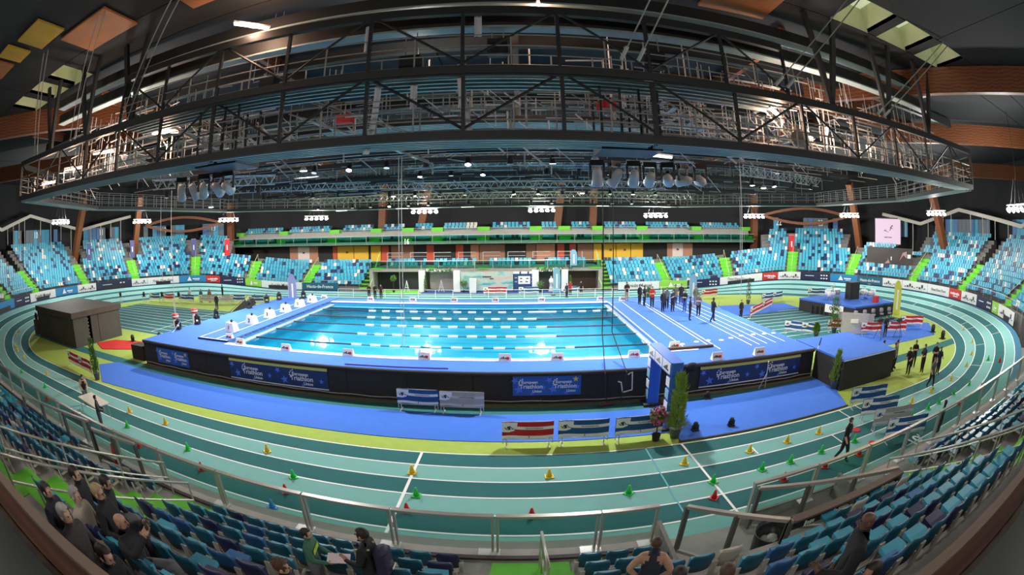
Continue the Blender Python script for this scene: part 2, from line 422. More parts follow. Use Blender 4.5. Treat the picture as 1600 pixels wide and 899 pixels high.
# small white A-boards along the pool edges
def aboard(i, x, y, lab, z=DZ, w=.62):
    t = thing('edge_sign', lab, 'sign', (x,y,z), 0, 'small white signs on the pool edges')
    MB().add([(-w/2,-.16,0),(w/2,-.16,0),(w/2,.16,0),(-w/2,.16,0),(-w/2*.9,-.02,.38),(w/2*.9,-.02,.38),(w/2*.9,.02,.38),(-w/2*.9,.02,.38)],[(3,2,1,0),(4,5,6,7),(0,1,5,4),(1,2,6,5),(2,3,7,6),(3,0,4,7)]).obj('board', white, t)
    m = MB()
    for a,h in ((-.2,.05),(-.13,.09),(-.06,.12),(.0,.05),(.06,.08)): m.cbox((a,-.115,.14+h/2),(.05,.012,h),0,0,-.35)
    m.obj('figure_print', black, t)['kind'] = 'stuff'
    MB().lathe([(.075,0),(.075,.012)],10,(0,0,0)).obj('red_dot', redp, t).matrix_local = Matrix.Translation((.14,-.10,.17)) @ Matrix.Rotation(PI/2-.35,4,'X')
for i,(x,y) in enumerate(((-15.8,22.0),(-12.4,21.8),(-8.6,21.75),(-4.6,21.75),(-.7,21.7),(1.8,21.7),(5.6,21.7))): aboard(i,x,y,'small white sign on near pool coping, %s from left' % ORD[i])
aboard(0,-17.3,22.9,'small white sign beside the nearest starting block')
aboard(0,8.2,22.95,'small white sign on the deck at near right pool corner')
aboard(0,9.6,20.2,'small white sign on the front deck edge above banner')
aboard(0,12.2,20.2,'small white sign lying flat near right front deck edge',DZ,.7)
for i,(x,y) in enumerate(((-18.3,40.8),(-13.4,40.5),(-9.4,40.5),(-5.7,40.5),(-2.1,40.5),(1.9,40.5),(7.1,40.5),(9.0,39.9))): aboard(i,x,y,'small white sign on far pool edge, %s from left' % ORD[i])
pole = MB().tube((-8.2,20.15,DZ+.04),(-3.2,20.25,DZ+.04),.03,6).obj('pole', M('purple_pole',(.12,.02,.3),.5)); tag(pole,'thin purple pole lying on the front deck edge','pole')

# ------------------------------------------------------------------ triathlon banners on the deck skirt
starb = M('star_blue',(.10,.20,.75),.6)
def star(mb, cx, cz, r, y=0, rot=0):
    p = []
    for k in range(10):
        a = PI/2+rot+k*PI/5; rr = r if k % 2 == 0 else r*.42; p.append((cx+rr*math.cos(a), y, cz+rr*math.sin(a)))
    mb.add(p+[(cx,y,cz)], [(k,10,(k+1) % 10) for k in range(10)])
def etu(x0, x1, z0, z1, lab, style, mat, n=2):
    W, Hh = x1-x0, z1-z0
    t = thing('banner', lab, 'banner', ((x0+x1)/2,19.91,z0), 0, 'triathlon banners on the deck skirt')
    clo_ = MB().box(-W/2,W/2,-.02,.0,0,Hh).obj('cloth', mat, t)
    if style: MB().box(-W/2,W/2,-.035,-.0,Hh-.02,Hh+.12).obj('yellow_edge', M('yellow_strip',(.70,.62,.12),.6), t); MB().box(-W/2,W/2,-.03,-.02,0,.05).obj('white_hem', white, t)
    s = MB()
    for k in range(n):
        c = -W/2+W*(k+.5)/n
        star(s, c-W*.16, Hh*.33, .24, -.024, .2); star(s, c+W*.19, Hh*.42, .15, -.024); star(s, c-W*.22, Hh*.8, .18, -.024, .5); star(s, c+.1, Hh*.12, .12, -.024)
    s.obj('star_print', starb, clo_)['kind'] = 'stuff'
    if not style:
        s = MB(); star(s, W/2-.25, Hh-.16, .15, -.026); s.obj('yellow_star', yellow, clo_)
    for k in range(n):
        c = -W/2+W*(k+.5)/n
        f = min(1.0, W/n/2.0)
        put_text('European', .25*f, white, clo_, (c-.02,-.03,Hh*.70), 0, PI/2, .004)
        put_text('Triathlon', .36*f, white, clo_, (c+.05,-.03,Hh*.47), 0, PI/2, .004)
        put_text('Union', .22*f, white, clo_, (c+.42*f,-.03,Hh*.22), 0, PI/2, .004)
        s = MB()
        for q in range(5): a = 2.0+q*.42; s.cbox((c-.30*f+.34*f*math.cos(a),-.03,Hh*.66+.26*f*math.sin(a)),(.06,.006,.06),0)
        s.obj('dot_print', white, clo_)['kind'] = 'stuff'
brt = M('bright_blue_print',(.02,.11,.42),.55)
etu(-21.8,-18.7,.38,1.30,'bright blue triathlon banner at left end of deck skirt',0,brt)
etu(-15.3,-9.1,.30,1.30,'long navy triathlon banner with yellow edge, left of centre',1,navy)
etu(-.3,2.75,.50,1.42,'bright blue triathlon banner with yellow star at deck centre',0,brt)
etu(8.6,15.0,.36,1.30,'long navy triathlon banner with yellow edge, right of arch',1,navy)

# ------------------------------------------------------------------ dark tent at the left
tent = thing('marquee', 'dark square tent with flat roof and curtain walls on the turf', 'tent', (0,0,0))
tgrey = M('charcoal_tarpaulin',(.055,.05,.04),.75,noise=.25,scale=1.5,bump=.2)
MB().box(-41.0,-32.4,18.9,25.3,2.28,2.72).obj('roof', M('brown_black_tarpaulin',(.06,.045,.03),.7,noise=.3,scale=1.2), tent)
for x0,x1 in ((-40.9,-37.2),(-37.15,-33.5)): MB().box(x0,x1,19.05,19.12,0,2.3).obj('wall_curtain', tgrey, tent)
for y0,y1 in ((19.1,20.9),(21.3,22.2),(22.25,25.1)): MB().box(-32.6,-32.52,y0,y1,0,2.3).obj('wall_curtain', tgrey, tent)
MB().add([(-33.5,19.05,0),(-32.55,19.1,0),(-32.55,19.1,2.3),(-33.5,19.05,2.3)],[(0,1,2,3)]).obj('wall_curtain', tgrey, tent)
MB().box(-40.95,-40.88,19.1,25.1,0,2.3).obj('wall_curtain', tgrey, tent)
MB().box(-40.9,-32.6,25.05,25.1,0,2.3).obj('wall_curtain', tgrey, tent)
m = MB()
for i in range(7): m.box(-33.4,-32.9,21.0,21.25,.25+.28*i,.30+.28*i)
m.obj('shelf', white, tent)
m = MB()
for i in range(14): m.ball((-40.8+i*.6,19.0,2.24),.03,6,4)
m.obj('curtain_rings', alu, tent)['kind'] = 'stuff'

# ------------------------------------------------------------------ fence banners on feet (crowd barriers with cloth)
sq = M('emblem_black',(.02,.02,.02),.6)
def barrier(p, q, mat, lab, h=1.0, double=False, panel=(.34,1.02)):
    p, q = Vector((*p,0)), Vector((*q,0)); d = q-p; L = d.length; rz = math.atan2(d.y,d.x)
    t = thing('banner_barrier', lab, 'barrier', p, rz, 'cloth covered crowd barriers')
    fr = MB(); 
    for x in (.03, L-.03): fr.tube((x,0,.12),(x,0,panel[1]),.02,6)
    fr.tube((.03,0,panel[1]),(L-.03,0,panel[1]),.02,6); fr.tube((.03,0,.3),(L-.03,0,.3),.02,6)
    fr.obj('frame', alu, t)
    for x in (.16, L-.16): MB().bar((x,-.28,.02),(x,.28,.02),.05,.03).bar((x,0,.02),(x,0,.34),.04,.04).obj('foot', alu, t)
    z0, z1 = panel; H = z1-z0
    n = 8; m = MB()
    def wave(x): return .015*math.sin(x*7)
    def strip(za, zb, y, mt, nm, par=None):
        mb = MB(); v = []
        for i in range(n+1):
            x = L*i/n; v += [(x,-.03+y+wave(x),za+.02*math.sin(x*4)),(x,-.03+y+wave(x),zb+.02*math.sin(x*4))]
        return mb.add(v,[(2*i,2*i+2,2*i+3,2*i+1) for i in range(n)]).obj(nm, mt, par or t)
    cl_ = strip(z0,z1+.01,0,mat,'cloth'); strip(z0+.01,z0+.19*H,-.008,white if mat is not greym else M('pale_beige',(.62,.6,.55),.7),'white_stripe',cl_); strip(z0+.56*H,z0+.74*H,-.008,white if mat is not greym else M('pale_beige',(.62,.6,.55),.7),'white_stripe',cl_)
    mb = MB(); bk = MB(); v = []
    for i in range(n+1):
        x = L*i/n; v += [(x,.03+wave(x),z0),(x,.03+wave(x),z1+.01)]
    mb.add(v,[(2*i+1,2*i+3,2*i+2,2*i) for i in range(n)]).obj('cloth', mat, t)
    for ex in ((0.0,) if not double else (0.0, L*.52)):
        e = MB(); pts = [(.0,1),(.62,1),(.60,.72),(.48,.5),(.28,.42),(.0,.44)]
        e.add([(ex+a*min(1,L/1.8)*.9,-.052,z0+b*H) for a,b in pts],[tuple(range(5,-1,-1))]); ep_ = e.obj('emblem_patch', white, cl_)
        e = MB(); s = min(1,L/1.8)
        for a,b,w,hh,r in ((.13,.66,.03,.16,.3),(.20,.70,.03,.20,-.2),(.27,.68,.09,.22,.15),(.35,.72,.03,.24,.5),(.42,.62,.10,.03,.2),(.22,.58,.12,.03,-.1),(.50,.60,.06,.03,0)):
            c, si = math.cos(r), math.sin(r); cx, cz = ex+a*s*.95, z0+b*H
            e.add([(cx+(u*c-k*si)*s,-.06,cz+(u*si+k*c)*H*.9) for u,k in ((-w/2,-hh/2),(w/2,-hh/2),(w/2,hh/2),(-w/2,hh/2))],[(0,1,2,3)])
        e.obj('emblem_figure', sq, cl_)['kind'] = 'stuff'
    if L > 1.5:
        put_text("l'environnement", .10, sq, cl_, (L*.62,-.06,z0+.65*H), 0, PI/2, .0)
        put_text('f', .12, sq, cl_, (L*.52,-.06,z0+.1*H), 0, PI/2, .004)
    return t
barrier((-.62,15.62),(1.25,15.66),redm,'red and white cloth barrier at the near carpet edge')
barrier((1.42,15.68),(3.30,15.64),bluem,'blue cloth barrier at near carpet edge beside the red one')
barrier((3.55,15.62),(5.45,15.70),bluem,'blue cloth barrier at near carpet edge beside the pink flowers')
barrier((-5.35,18.98),(-3.50,18.98),bluem,'blue cloth barrier standing against the deck skirt')
barrier((-3.42,18.90),(-1.50,18.86),greym,'beige cloth barrier standing against the deck skirt')
barrier((-28.6,15.75),(-24.4,15.3),redm,'long red barrier with two emblems on the left turf',double=True)
barrier((15.0,14.7),(17.2,14.05),bluem,'blue barrier on the right lanes, furthest of the four')
barrier((14.5,13.25),(16.6,12.5),bluem,'blue barrier on the right lanes, second furthest of four')
barrier((14.2,11.95),(16.4,11.2),greym,'beige barrier on the right lanes between two blue ones')
barrier((14.0,10.8),(16.2,9.95),bluem,'blue barrier on the right lanes, nearest of the four')
barrier((28.9,25.2),(31.0,24.1),redm,'red barrier on the interview carpet, middle of three')
barrier((32.6,26.2),(34.8,24.7),redm,'red barrier on the interview carpet, nearest the long flag')
barrier((26.6,26.3),(28.4,25.2),redm,'red barrier behind the camera tripods')
barrier((20.6,30.2),(22.6,27.9),bluem,'blue barrier with two emblems standing on the sprint lanes',double=True)
barrier((24.4,28.7),(25.6,28.1),redm,'short red barrier beside the press wall')
barrier((20.6,36.6),(26.2,41.5),redm,'long slanted red barrier left of the drum stage',double=True)
barrier((26.5,44.4),(30.0,45.2),bluem,'blue barrier with two emblems behind the slanted red one',double=True)
barrier((35.0,46.2),(37.4,45.0),bluem,'blue barrier at the far corner behind drum stage')
barrier((20.8,49.6),(23.2,50.2),redm,'red barrier on the far turf right of the swimmers')
for i,(x,w,c,nm) in enumerate(((-46.4,2.0,bluem,'blue'),(-43.9,2.2,redm,'red'),(-41.0,2.6,bluem,'blue'),(-37.6,2.6,greym,'beige'),(-34.6,2.2,greym,'beige'))):
    barrier((x,42.2+.5*i),(x+w,42.5+.5*i),c,'%s cloth barrier on the far left turf, %s from left' % (nm,ORD[i]))
barrier((-33.4,45.2),(-31.2,45.4),bluem,'blue barrier under the far left stairs, left one')
barrier((-30.6,45.3),(-28.4,45.4),bluem,'blue barrier under the far left stairs, right one')
barrier((-4.3,55.9),(-1.5,55.9),redm,'red barrier in front of the swimmer mural')
barrier((-.1,55.9),(2.3,55.9),bluem,'blue barrier in front of the sponsor wall')
barrier((5.3,56.1),(7.5,56.1),bluem,'blue barrier beside the white statue')

# ------------------------------------------------------------------ far bowl of stands
def rowz(s, r):
    z = .5+1.7*bank_s(s)
    return z+.43*min(r, 6.25)+.45*max(0, r-6.25)
UPL = [(-34,-18),(-11,8),(15,28.8),(34.5,49.5),(54,62)]
UPR = [(54.5,60),(38,52),(19.5,30),(-10,9.5),(-34,-17)]
def in_upper(s):
    if s < 0: a = 90+math.degrees(s/S0); return any(u <= a <= v for u,v in UPL)
    if s > SLEN: a = 90-math.degrees((s-SLEN)/S0); return any(u <= a <= v for u,v in UPR)
    return False
SMIN, SMAX = sL(-46), sR(-52)
CEN0, CEN1 = sS(-20.0), sS(10.9)
def grid(s0, s1, step=1.2):
    n = max(1, int(math.ceil((s1-s0)/step))); return [s0+(s1-s0)*i/n for i in range(n+1)]
def tier(mb, s0, s1, r0, r1, m=0):
    ss = grid(s0, s1)
    for r in range(r0, r1):
        o0, o1 = 8+.8*r-.45, 8+.8*(r+1)-.45; v = []
        for s in ss:
            z = rowz(s, r); zp = rowz(s, r-1) if r > r0 else 0
            a, b = PS(s, o0), PS(s, o1)
            v += [(a[0],a[1],zp),(a[0],a[1],z),(b[0],b[1],z)]
        n = len(ss)
        mb.add(v, [f for i in range(n-1) for f in ((3*i+3,3*i,3*i+1,3*i+4),(3*i+4,3*i+1,3*i+2,3*i+5))], m)
    # end walls
    for s in (s0, s1):
        for r in range(r0, r1):
            a, b = PS(s, 8+.8*r-.45), PS(s, 8+.8*(r+1)-.45)
            mb.quad((a[0],a[1],0),(b[0],b[1],0),(b[0],b[1],rowz(s,r)),(a[0],a[1],rowz(s,r)), m)
SEC = [sL(-29),sL(-14),sL(9.1),sL(29.8),sL(52.9),sL(73.3),sS(-29.9),CEN0]
SECR = [CEN1,sS(19.9),sR(73.6),sR(52.5),sR(31.8),sR(7.6),sR(-13.9),sR(-38)]
stand_mb = MB()
b = [SMIN]+SEC
for i in range(len(b)-1): tier(stand_mb, b[i], b[i+1], 0, 8 if b[i+1] > sL(80) else 7)
b = SECR+[SMAX]
for i in range(len(b)-1): tier(stand_mb, b[i], b[i+1], 0, 8 if b[i] < sR(80) else 7)
struct('wall_stand_terrace', stand_mb, dconc)
up_mb = MB()
for wins, f in ((UPL, sL), (UPR, sR)):
    for a0, a1 in wins:
        s0, s1 = sorted((f(a0), f(a1))); tier(up_mb, s0-1.0, s1+1.0, 7, 9 if (f is sR and a0 == 19.5) else 13)
struct('wall_upper_terrace', up_mb, dconc)
# green stairs: each a thing of steps
gst = []
for s in [sL(-29),sL(-14),sL(9.1),sL(29.8),sL(52.9),sL(73.3),sS(-29.9),sS(19.9),sR(73.6),sR(52.5),sR(31.8),sR(7.6),sR(-13.9),sR(-38)]:
    gst.append(s)
names = ['leftmost in view','second from left','third from left','fourth from left','fifth from left','sixth from left','seventh from left','first right of the centre','second right of the centre','third right of the centre','fourth right of the centre','below the big screen side','second from right edge','rightmost in view']
for s, nm in zip(gst, names):
    t = thing('stair_aisle', 'bright green stair aisle in the far lower stand, '+nm, 'stairs', (0,0,0), 0, 'green stair aisles of the far stands')
    for r in range(0, 7):
        o0, o1 = 8+.8*r-.5, 8+.8*(r+1)-.45; v = []
        for ds in (-.75, .75):
            a, b2 = PS(s+ds, o0), PS(s+ds, o1); z = rowz(s, r)+.04
            v += [(a[0],a[1],z-.5),(a[0],a[1],z),(b2[0],b2[1],z)]
        MB().add(v, [(0,3,4,1),(1,4,5,2)]).obj('step', stairgreen, t)
    rail = MB()
    a, b2 = PS(s, 7.9), PS(s, 13.2); za, zb = rowz(s,0)+.95, rowz(s,6.5)+.95
    rail.tube((a[0],a[1],za),(b2[0],b2[1],zb),.03,5)
    for k in (0,.5,1): rail.tube((a[0]+(b2[0]-a[0])*k,a[1]+(b2[1]-a[1])*k,za+(zb-za)*k-.95),(a[0]+(b2[0]-a[0])*k,a[1]+(b2[1]-a[1])*k,za+(zb-za)*k),.025,5)
    rail.obj('handrail', M('cream_paint',(.62,.60,.40),.5), t)
# open green end stairs beside the central portal
for x, sg, nm in ((-20.4,1,'left'),(11.3,-1,'right')):
    t = thing('end_stair', 'green steel stair with many rails at the %s side of central portal' % nm, 'stairs')
    for r in range(8): MB().box(x-.8-sg*.12*r,x+.6-sg*.12*r,CY+RT+7.4+.8*r,CY+RT+8.2+.8*r,.3+.43*r,.5+.43*r).obj('step', stairgreen, t)
    for k in range(4):
        xx = x+sg*(.75+.12*k); MB().tube((xx,CY+RT+7.2,.6+.25*k),(xx-sg*.6,CY+RT+13.5,4.2+.25*k),.035,5).obj('rail', M('lime_rail',(.45,.66,.25),.5), t)
# balustrade in front of the stands
rl = thing('stand_railing', 'pale steel railing along the front of the far stands', 'railing')
for seg in ((SMIN,CEN0-1.2),(CEN1+1.2,SMAX)):
    ss = grid(seg[0], seg[1], 2.0); top = []
    for s in ss:
        p = PS(s, 7.45); z = rowz(s,0); top.append((p[0],p[1],z+.85))
        MB().tube((p[0],p[1],z-.5),(p[0],p[1],z+.85),.035,5).obj('post', gsteel, rl)
    MB().path(top,.035,5).obj('top_rail', gsteel, rl)
# advertising boards around the bend
lt = M('board_white',(.80,.79,.77),.6); dk = M('board_navy',(.012,.018,.07),.6); rd = M('board_red',(.60,.03,.03),.6); lg = M('board_lime',(.30,.62,.06),.6); bl2 = M('board_blue',(.02,.22,.48),.6); tl = M('board_teal',(.01,.11,.18),.6)
BOARDS = [(sL(-44),sL(-29.3),bl2,''),(sL(-29.3),sL(-20),dk,'dots'),(sL(-20),sL(-6.8),lt,'Crédit Mutuel'),(sL(-6.8),sL(3.8),bl2,'tri'),(sL(3.8),sL(12.2),lt,'squig'),(sL(12.2),sL(27.5),dk,'dots'),(sL(27.5),sL(34),lt,'squig'),(sL(34),sL(46.7),lt,'S\'love  S\'love  S\'love'),(sL(46.7),sL(57.2),bl2,'tri'),(sL(57.2),sL(62.6),rd,'#L...'),(sL(62.6),sL(72.2),dk,'dots'),(sL(72.2),sL(78.3),lg,'tri'),(sL(78.3),sS(-29.8),lt,'Crédit Mutuel'),(sS(-29.8),sS(-24.0),tl,'Hauts-de-France'),
 (sS(12.6),sS(18.3),lt,'Crédit Mutuel'),(sS(18.3),sR(88),lg,'tri'),(sR(88),sR(77),dk,'dots'),(sR(77),sR(62.5),lt,'S\'love S\'love S\'love S\'love'),(sR(62.5),sR(57),rd,'#L...'),(sR(57),sR(49),lt,'squig'),(sR(49),sR(38.2),dk,'dots'),(sR(38.2),sR(28),bl2,'tri'),(sR(28),sR(18),tl,'Hauts-de-France'),(sR(18),sR(10),lt,'squig'),(sR(10),sR(-1),lt,'squig'),(sR(-1),sR(-11),lt,'S\'love S\'love S\'love'),(sR(-11),sR(-17),rd,'#L...'),(sR(-17),sR(-25),lt,'squig'),(sR(-25),sR(-34),dk,'dots'),(sR(-34),sR(-38),lg,'tri'),(sR(-38),sR(-50),lt,'squig')]
words = {'dots':'with rows of small white marks','tri':'with a white triangle logo','squig':'with black handwritten marks','':'plain','#L...':'with white lettering','Crédit Mutuel':'with black bank name','Hauts-de-France':'with region name'}
for i,(s0,s1,mt,tx) in enumerate(BOARDS):
    nmc = {'board_white':'white','board_navy':'navy','board_red':'red','board_lime':'lime green','board_blue':'blue','board_teal':'dark teal'}[mt.name]
    side = 'left bend' if s1 < 6 else 'right bend'
    t = thing('advertising_board', '%s advertising board %s, %s along the %s' % (nmc, words.get(tx,'with repeated black word'), ORD[i if i < 14 else i-14], side), 'board', (0,0,0), 0, 'advertising boards around the track')
    ss = grid(s0+.02, s1-.02, 1.0); v = []; ff = []
    for s in ss:
        p = PS(s,6.78); z = 1.25*bank_s(s)+.12; p2 = PS(s,6.84)
        v += [(p[0],p[1],z),(p[0],p[1],z+1.0),(p2[0],p2[1],z+1.0)]
    MB().add(v,[f for j in range(len(ss)-1) for f in ((3*j,3*j+3,3*j+4,3*j+1),(3*j+1,3*j+4,3*j+5,3*j+2))]).obj('panel', mt, t); pn_ = C.objects[-1]
    sm = (s0+s1)/2; p = PS(sm,6.70); z = 1.25*bank_s(sm)+.6; rz = math.atan2(p[3],p[2])-PI/2; W = s1-s0; W *= (RT+6.7)/S0 if (s0 < 0 or s1 > SLEN) else 1
    ink = M('board_ink',(.03,.03,.03),.6)
    if tx in ('dots','tri','squig','','#L...'):
        mb = MB()
        if tx == 'dots':
            mb.cbox((-W*.2,0,.1),(W*.3,.02,.07))
            for a in range(3):
                for bq in range(2): mb.cbox((W*.2+a*W*.09,0,-.2+bq*.4),(W*.05,.02,.16))
        elif tx == 'tri':
            mb.add([(-W*.2,0,-.25),(-W*.02,0,-.25),(-W*.11,0,.38)],[(0,1,2)]); mb.cbox((W*.14,0,0),(W*.26,.02,.14)); mb.cbox((W*.16,0,-.2),(W*.18,.02,.07))
        elif tx == '#L...':
            mb.cbox((-W*.34,0,.05),(W*.06,.02,.22))
            for a in range(7): mb.cbox((-W*.24+a*W*.09,0,.03+.02*(a % 2)),(W*.065,.02,.18+.06*(a % 3)))
            mb.cbox((W*.04,0,-.22),(W*.4,.02,.08))
        elif tx == 'squig':
            for a in range(9): mb.cbox((-W*.38+a*W*.095,0,(-.15,-.1,.05,-.12,-.2,-.1,-.14,.08,-.15)[a]),(W*.06,.02,(.1,.2,.34,.16,.06,.1,.2,.36,.1)[a]))
        if mb.v:
            o = mb.obj('print', ink if mt is lt else white, pn_, False, (p[0],p[1],z), rz); o['kind'] = 'stuff'
    else:
        size = min(.62, W/len(tx)*1.75); put_text(tx, size, ink if mt is lt else white, pn_, (p[0],p[1],z), rz, PI/2, .005)
    MB().add([(a[0]-.0,a[1],1.25*bank_s(s)+.0) for s in (s0,s1) for a in (PS(s,6.9),)]+[(a[0],a[1],1.25*bank_s(s)+.5) for s in (s1,s0) for a in (PS(s,6.9),)],[(0,1,2,3)]).obj('back_brace', dsteel, t)

# seats of the far stands: far too many to single out, one mesh
FAR_V, FAR_F, FAR_M = [], [], []
def add_seat(x, y, z, nx, ny, m, w=.43):
    # nx,ny: outward (backwards) direction of the stand at this seat
    tx, ty = -ny, nx; h = w/2
    def P(a, b, c): return (x+tx*a+nx*b, y+ty*a+ny*b, z+c)
    n = len(FAR_V)
    FAR_V.extend([P(-h,.16,.36),P(h,.16,.36),P(h,.24,.82),P(-h,.24,.82),P(-h,.24,.34),P(h,.24,.34),P(h,.29,.82),P(-h,.29,.82),
                  P(-h,-.22,.42),P(h,-.22,.42),P(h,.2,.40),P(-h,.2,.40),P(-h,-.22,.36),P(h,-.22,.36)])
    q = [(0,1,2,3),(3,2,6,7),(5,4,7,6),(8,9,10,11),(12,13,9,8),(1,5,6,2),(4,0,3,7)]
    FAR_F.extend([tuple(n+i for i in f) for f in q]); FAR_M.extend([m]*len(q))
def seat_color():
    u = rnd.random()
    return 0 if u < .70 else 1 if u < .79 else 2 if u < .93 else 3
for seg in ((SMIN,CEN0-.9),(CEN1+.9,SMAX)):
    for r in range(0, 13):
        o = 8+.8*r; s = seg[0]+.3
        while s < seg[1]:
            k = (RT+o)/S0 if (s < 0 or s > SLEN) else 1.0
            ok = all(abs(s-g) > 1.0 for g in gst)
            if r >= 7:
                ok = in_upper(s) and (ok or True)
                if s > SLEN and sR(30) < s < sR(19.5) and r > 8: ok = False
            elif s > 0 and s < SLEN and r > 6: ok = False
            if r == 7 and 0 <= s <= SLEN: ok = False
            if sR(28.5) < s < sR(9.5) and r in (3,4,5): ok = False
            if ok:
                p = PS(s, o); add_seat(p[0],p[1],rowz(s,r),p[2],p[3],seat_color())
            s += .52/k
for y, z in ((CY+RT+8.6,2.95),(CY+RT+9.4,3.35)):
    x = -17.4
    while x < 8.6:
        if abs(x+4.6) > .9 and abs(x-2.9) > .6 and abs(x+11.6) > .6: add_seat(x,y,z,0,1,seat_color())
        x += .55
UT = [-47.0,-37.7,-28.2,-21.25,-16.25,-11.83,-5.1,2.4,6.5,11.5,18.3,27.4,36.8]
for y, z in ((66.6,6.35),(68.3,7.7),(69.1,8.15)):
    x = -46.5
    while x < 36.4:
        if all(abs(x-u) > .95 for u in UT): add_seat(x,y,z,0,1,seat_color() if not (-7.8 < x < -5.8 and y > 68) else 3)
        x += .55

# ------------------------------------------------------------------ central portal, platform and upper tier of the far side
YF = CY+RT+6.6
plat = struct('wall_portal_platform', MB().box(-19.8,10.7,YF+1.2,YF+9,2.55,2.9).box(-19.8,10.7,YF+4.4,YF+5,0,2.6), conc)
for x in (-19.8,10.2): MB().box(x,x+.5,YF+1.2,YF+5,0,2.55).obj('side_wall', conc, plat)
for x0,x1 in ((-4.6-.8,-4.6+.8),(-11.6-.5,-11.6+.5),(2.4,3.4),(9.0,10.6),(-19.7,-17.9)): MB().box(x0,x1,YF+1.15,YF+3.4,2.9,2.96).obj('green_step', stairgreen, plat)
t = thing('platform_railing', 'steel framed glass railing along the central platform edge', 'railing')
for i in range(14):
    x = -19.6+i*2.32
    MB().tube((x,YF+1.3,2.9),(x,YF+1.3,3.95),.035,5).obj('post', gsteel, t)
    if i < 13: MB().box(x+.05,x+2.27,YF+1.29,YF+1.31,3.0,3.88).obj('pane', gglass, t)
MB().tube((-19.6,YF+1.3,3.95),(10.56,YF+1.3,3.95),.04,5).obj('top_rail', alu, t)
t = thing('seat_railing', 'white steel frame railing behind the platform seats', 'railing')
for i in range(9):
    x = -18+i*3.3
    MB().tube((x,YF+4.0,2.9),(x,YF+4.0,4.9),.035,5).obj('post', alu, t)
    if i < 8: MB().tube((x,YF+4.0,4.9),(x+2.3,YF+4.0,4.9),.035,5).obj('bar', alu, t); MB().tube((x,YF+4.0,4.4),(x+2.3,YF+4.0,4.4),.02,5).obj('bar', alu, t)
cream = M('cream_panel',(.62,.57,.50),.7); 
for i,x in enumerate((-12.4,-7.9,2.0,5.7)):
    t = MB().box(x-.42,x+.42,YF+.3,YF+.9,0,2.75).obj('portal_pillar', white); tag(t,'white square pillar of the central portal, %s from left' % ORD[i],'pillar','portal pillars')
for x0,x1,mt,lab,cat,nm in ((-19.2,-16.0,M('black_wall',(.02,.02,.022),.8),'black curtain wall at left of the portal','curtain','stage_curtain'),(-15.9,-12.9,M('slate_wall',(.07,.07,.08),.7,noise=.2),'dark slate wall left of first pillar','partition','partition_wall'),(-11.9,-8.4,cream,'cream lit alcove wall behind the white easel','partition','partition_wall'),(2.5,5.2,M('grey_wall',(.12,.12,.11),.7),'grey alcove wall behind the white statue','partition','partition_wall'),(6.2,10.2,M('brown_dark_wall',(.08,.05,.035),.7,noise=.2),'dark brown passage wall at right of portal','partition','partition_wall')):
    o = MB().box(x0,x1,YF+3.3,YF+3.4,0,2.5).obj(nm, mt); tag(o,lab,cat)
def mural_mat():
    m = bpy.data.materials.new('swimmer_mural_print'); m.use_nodes = True; nt = m.node_tree; b = nt.nodes['Principled BSDF']
    tc = nt.nodes.new('ShaderNodeTexCoord'); mp = nt.nodes.new('ShaderNodeMapping'); mp.inputs['Scale'].default_value = (.35,1,1.1)
    nz = nt.nodes.new('ShaderNodeTexNoise'); nz.inputs['Scale'].default_value = 1.3; nz.inputs['Detail'].default_value = 6
    cr = nt.nodes.new('ShaderNodeValToRGB'); e = cr.color_ramp.elements; e[0].position = .35; e[0].color = (.05,.36,.36,1); e[1].position = .68; e[1].color = (.75,.42,.36,1)
    k = cr.color_ramp.elements.new(.5); k.color = (.45,.62,.58,1)
    nt.links.new(tc.outputs['Object'],mp.inputs[0]); nt.links.new(mp.outputs[0],nz.inputs['Vector']); nt.links.new(nz.outputs['Fac'],cr.inputs[0]); nt.links.new(cr.outputs[0],b.inputs['Base Color']); b.inputs['Roughness'].default_value = .6
    return m
t = thing('wall_mural', 'wide pale turquoise and pink swimmer mural in the portal', 'mural', (-4.0,YF+.6,0))
MB().box(-3.4,3.2,0,.08,.2,2.6).obj('print', mural_mat(), t)
MB().cbox((-.1,-.02,1.95),(1.1,.02,.16),0).cbox((.5,-.02,1.7),(.5,.02,.14)).obj('dark_figure_print', M('mural_figure',(.12,.05,.05),.6), t)
t = thing('sponsor_wall', 'navy sponsor wall with white panels beside the mural', 'sponsor wall', (.6,YF+.6,0))
MB().box(-1.3,1.3,0,.08,.1,2.5).obj('board', M('sponsor_navy',(.012,.06,.18),.6), t)
MB().box(-.75,.75,-.03,0,1.0,2.0).obj('white_panel', white, t)
for x in (-1.0,-.0,1.0): MB().box(x-.4,x+.4,-.03,.0,2.3,2.6).obj('white_panel', white, t)
for x,z in ((-.4,1.7),(.4,1.7),(-.4,1.3),(.3,1.3),(-1.05,1.8),(-1.05,1.3),(1.05,1.8),(1.05,1.3)): MB().box(x-.15,x+.15,-.04,-.03,z-.06,z+.06).obj('logo_print', navy if abs(x)<.7 else alu, t)
for x,nm in ((-10.2,'left'),(3.8,'right')):
    t = thing('garland', 'leafy green and white garland above the %s portal alcove' % nm, 'garland', (x,YF+.5,2.7))
    f = MB(); fl = MB()
    for k in range(70): 
        a = rnd.uniform(-1.7,1.7); f.cbox((a,rnd.uniform(-.2,.2),rnd.uniform(-.15,.35)),(.22,.02,.12),rnd.uniform(0,3),0,rnd.uniform(-1,1))
    for k in range(16): fl.ball((rnd.uniform(-1.6,1.6),-.2,rnd.uniform(-.1,.3)),.07,6,4)
    f.obj('leaves', M('leaf_green',(.05,.14,.03),.7,noise=.4), t)['kind'] = 'stuff'; fl.obj('white_blooms', white, t)['kind'] = 'stuff'
